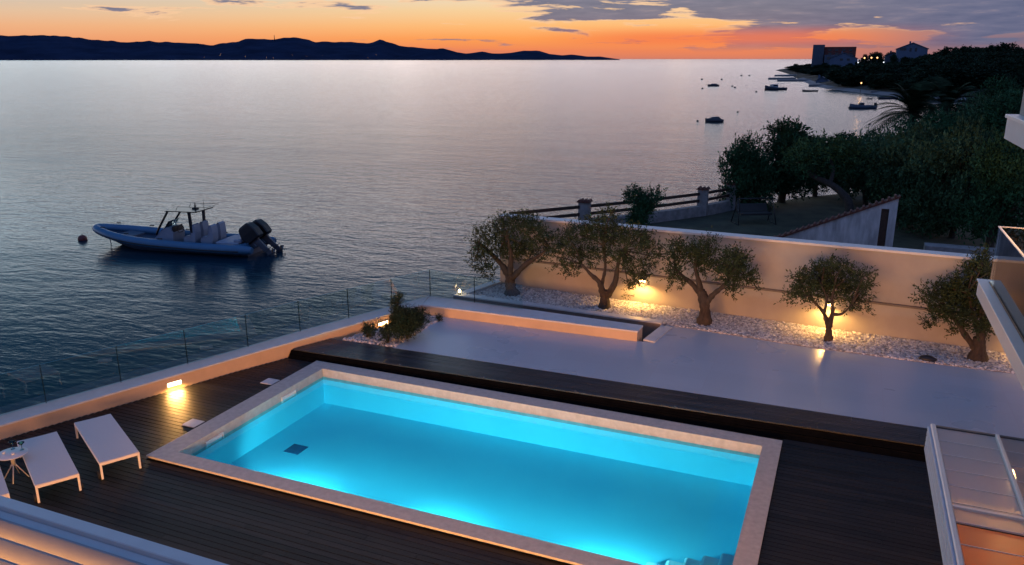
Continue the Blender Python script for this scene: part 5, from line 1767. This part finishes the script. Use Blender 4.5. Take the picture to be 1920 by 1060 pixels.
a = wpt(1526, 86, YB); lo_ = (a[0], YB, 1.0)
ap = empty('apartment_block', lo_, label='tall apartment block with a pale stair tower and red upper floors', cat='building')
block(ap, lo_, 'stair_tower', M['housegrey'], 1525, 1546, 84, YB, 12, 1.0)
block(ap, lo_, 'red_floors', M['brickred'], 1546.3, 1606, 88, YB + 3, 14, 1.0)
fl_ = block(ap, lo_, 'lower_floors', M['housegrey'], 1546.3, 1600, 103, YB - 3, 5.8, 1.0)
for r_ in range(2):
    for i in range(4):
        p0_, p1_ = wpt(1553 + i * 13, 92 + r_ * 7, YB + 3), wpt(1559 + i * 13, 96 + r_ * 7, YB + 3)
        b = MB(); b.box((p0_[0], YB + 2.9, p1_[2]), (p1_[0], YB + 2.99, p0_[2])); place_local(b.build('window', M['window'], ap), lo_)
for i in range(4):
    p0_, p1_ = wpt(1551 + i * 12, 107, YB - 3), wpt(1557 + i * 12, 112, YB - 3)
    b = MB(); b.box((p0_[0], YB - 3.1, p1_[2]), (p1_[0], YB - 3.01, p0_[2])); place_local(b.build('window', M['window'], ap), lo_)


def gable(name, label, px0, px1, py_eave, py_ridge, Y, dep, mw, mr_, wins, zb=0.5, hip=False):
    a, c = wpt(px0, py_eave, Y), wpt(px1, py_eave, Y); zr = wpt(px0, py_ridge, Y)[2]; ze = a[2]
    lo = (a[0], Y, zb)
    rt = empty(name, lo, label=label, cat='house')
    b = MB(); xm_ = (a[0] + c[0]) / 2
    b.prism_v([(a[0], zb), (c[0], zb), (c[0], ze), (xm_, zr - .12), (a[0], ze)], Y, Y + dep); place_local(b.build('wall', mw, rt), lo)
    b = MB(); ov = .5
    for s, xe in ((-1, a[0]), (1, c[0])):
        b.prism_v([(xe + s * ov, ze - .2), (xm_, zr - .1), (xm_, zr + .15), (xe + s * ov, ze + .05)], Y - .4, Y + dep + .4)
    rf = place_local(b.build('roof', mr_, rt), lo)
    b = MB(); b.box((xm_ - 1.5, Y + 2, zr - .8), (xm_ - .8, Y + 2.7, zr + .7)); ch = b.build('chimney', mw, rf); ch.matrix_parent_inverse = Matrix.Identity(4)
    for (x0_, y0_, x1_, y1_) in wins:
        p0_, p1_ = wpt(x0_, y0_, Y), wpt(x1_, y1_, Y)
        b = MB(); b.box((p0_[0], Y - .06, p1_[2]), (p1_[0], Y - .005, p0_[2])); place_local(b.build('window', M['window'], rt), lo)
    return rt


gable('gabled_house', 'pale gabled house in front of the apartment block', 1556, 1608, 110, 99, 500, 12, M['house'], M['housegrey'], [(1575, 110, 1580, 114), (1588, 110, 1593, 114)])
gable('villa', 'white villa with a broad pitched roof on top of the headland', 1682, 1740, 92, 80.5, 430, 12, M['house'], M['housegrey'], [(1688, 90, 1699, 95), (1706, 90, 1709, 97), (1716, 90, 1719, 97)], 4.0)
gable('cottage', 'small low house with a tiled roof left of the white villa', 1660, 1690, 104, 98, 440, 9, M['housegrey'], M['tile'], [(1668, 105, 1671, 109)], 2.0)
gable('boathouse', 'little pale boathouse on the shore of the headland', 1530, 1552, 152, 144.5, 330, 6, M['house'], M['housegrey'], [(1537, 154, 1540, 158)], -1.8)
gable('beach_hut', 'low long hut with red lit windows behind the beach', 1764, 1812, 153, 149, 250, 6, M['housegrey'], M['ledge'], [], -.6)
for i, x in enumerate((1772, 1783, 1793, 1799, 1806)):
    p = wpt(x, 153 - .4 * i, 249.5)
    b = MB(); b.ball((0, 0, 0), .14, 5); o = b.build('hut_lamp', M['farred']); o.location = p
    tag(o, 'small red lamp glowing on the front of the beach hut', 'lamp', 'red lamps on the beach hut')
# piers and quay
for i, (x0_, x1_, y_, Y, lab) in enumerate(((1440, 1490, 149.5, 0, 'long low stone pier reaching furthest out from the headland'), (1452, 1492, 143.5, 0, 'short pier just beyond the longest pier'), (1457, 1520, 153, 0, 'low stone pier nearest the cabin boat'), (1516, 1565, 163, 0, 'stone quay below the little boathouse'), (1632, 1700, 176, 0, 'long low jetty along the beach'))):
    p, q = at(x0_, y_, Z_SEA), at(x1_, y_, Z_SEA)
    b = MB(); dpt = max(4.0, p[1] * .02)
    b.hexa([(p[0], p[1], Z_SEA - .8), (q[0], q[1], Z_SEA - .8), (q[0], q[1] + dpt, Z_SEA - .8), (p[0], p[1] + dpt, Z_SEA - .8),
            (p[0], p[1], Z_SEA + .75), (q[0], q[1], Z_SEA + .9), (q[0], q[1] + dpt, Z_SEA + .9), (p[0], p[1] + dpt, Z_SEA + .75)])
    tag(b.build('pier', M['masonry']), lab, 'pier', 'piers of the headland')
# lamps on the headland
LP = [(1615, 156, 235, 'farlamp', 'orange street lamp above the beach, reflected in the bay', 5.5), (1621, 109, 420, 'farlamp', 'left street lamp of the orange cluster on the headland', 6), (1634, 108.5, 415, 'farlamp', 'middle street lamp of the orange cluster on the headland', 6),
      (1645, 108.5, 410, 'farlamp', 'right street lamp of the orange cluster on the headland', 6), (1580, 151, 300, 'farwhite', 'white lamp on the shore right of the boathouse', 4), (1657, 117, 400, 'farwhite', 'white lamp just below the orange lamp cluster', 5), (1609, 117.5, 440, 'farwhite', 'white lamp at the right foot of the gabled house', 5)]
for x, y, Y, mm, lab, hh in LP:
    p = wpt(x, y, Y)
    rt = empty('street_lamp', (p[0], p[1], p[2] - hh), label=lab, cat='street lamp', group='street lamps on the headland')
    b = MB(); b.tube([(0, 0, 0), (0, 0, hh - .1)], [.09, .06], 6); b.build('pole', M['metal'], rt)
    b = MB(); b.ball((0, 0, hh), .15 * Y / 235 * (1.35 if mm == 'farlamp' else 1.0), 6); b.build('lamp_head', M[mm], rt)
p = wpt(1615, 156, 234); lamp('POINT', 'street_lamp_light', (p[0], 232, p[2]), 70, (1.0, .5, .15), .3)

# ------------------------------------------------------------------ camera and render settings
cd = bpy.data.cameras.new('Camera'); cam = bpy.data.objects.new('Camera', cd); col.objects.link(cam)
cd.sensor_width = 36.0; cd.lens = 36.0 * F / W; cd.clip_start = 0.1; cd.clip_end = 100000
mt = Matrix(((R[0, 0], R[0, 1], R[0, 2], CAM[0]), (R[1, 0], R[1, 1], R[1, 2], CAM[1]), (R[2, 0], R[2, 1], R[2, 2], CAM[2]), (0, 0, 0, 1)))
cam.matrix_world = mt
sc.camera = cam
sc.render.engine = 'CYCLES'
sc.view_settings.view_transform = 'Standard'; sc.view_settings.look = 'None'; sc.view_settings.exposure = 0.0; sc.view_settings.gamma = 1.0
sc.cycles.use_denoising = True
sc.cycles.max_bounces = 12; sc.cycles.diffuse_bounces = 8; sc.cycles.transparent_max_bounces = 16
sc.cycles.sample_clamp_indirect = 6.0
sc.cycles.caustics_reflective = False; sc.cycles.caustics_refractive = False
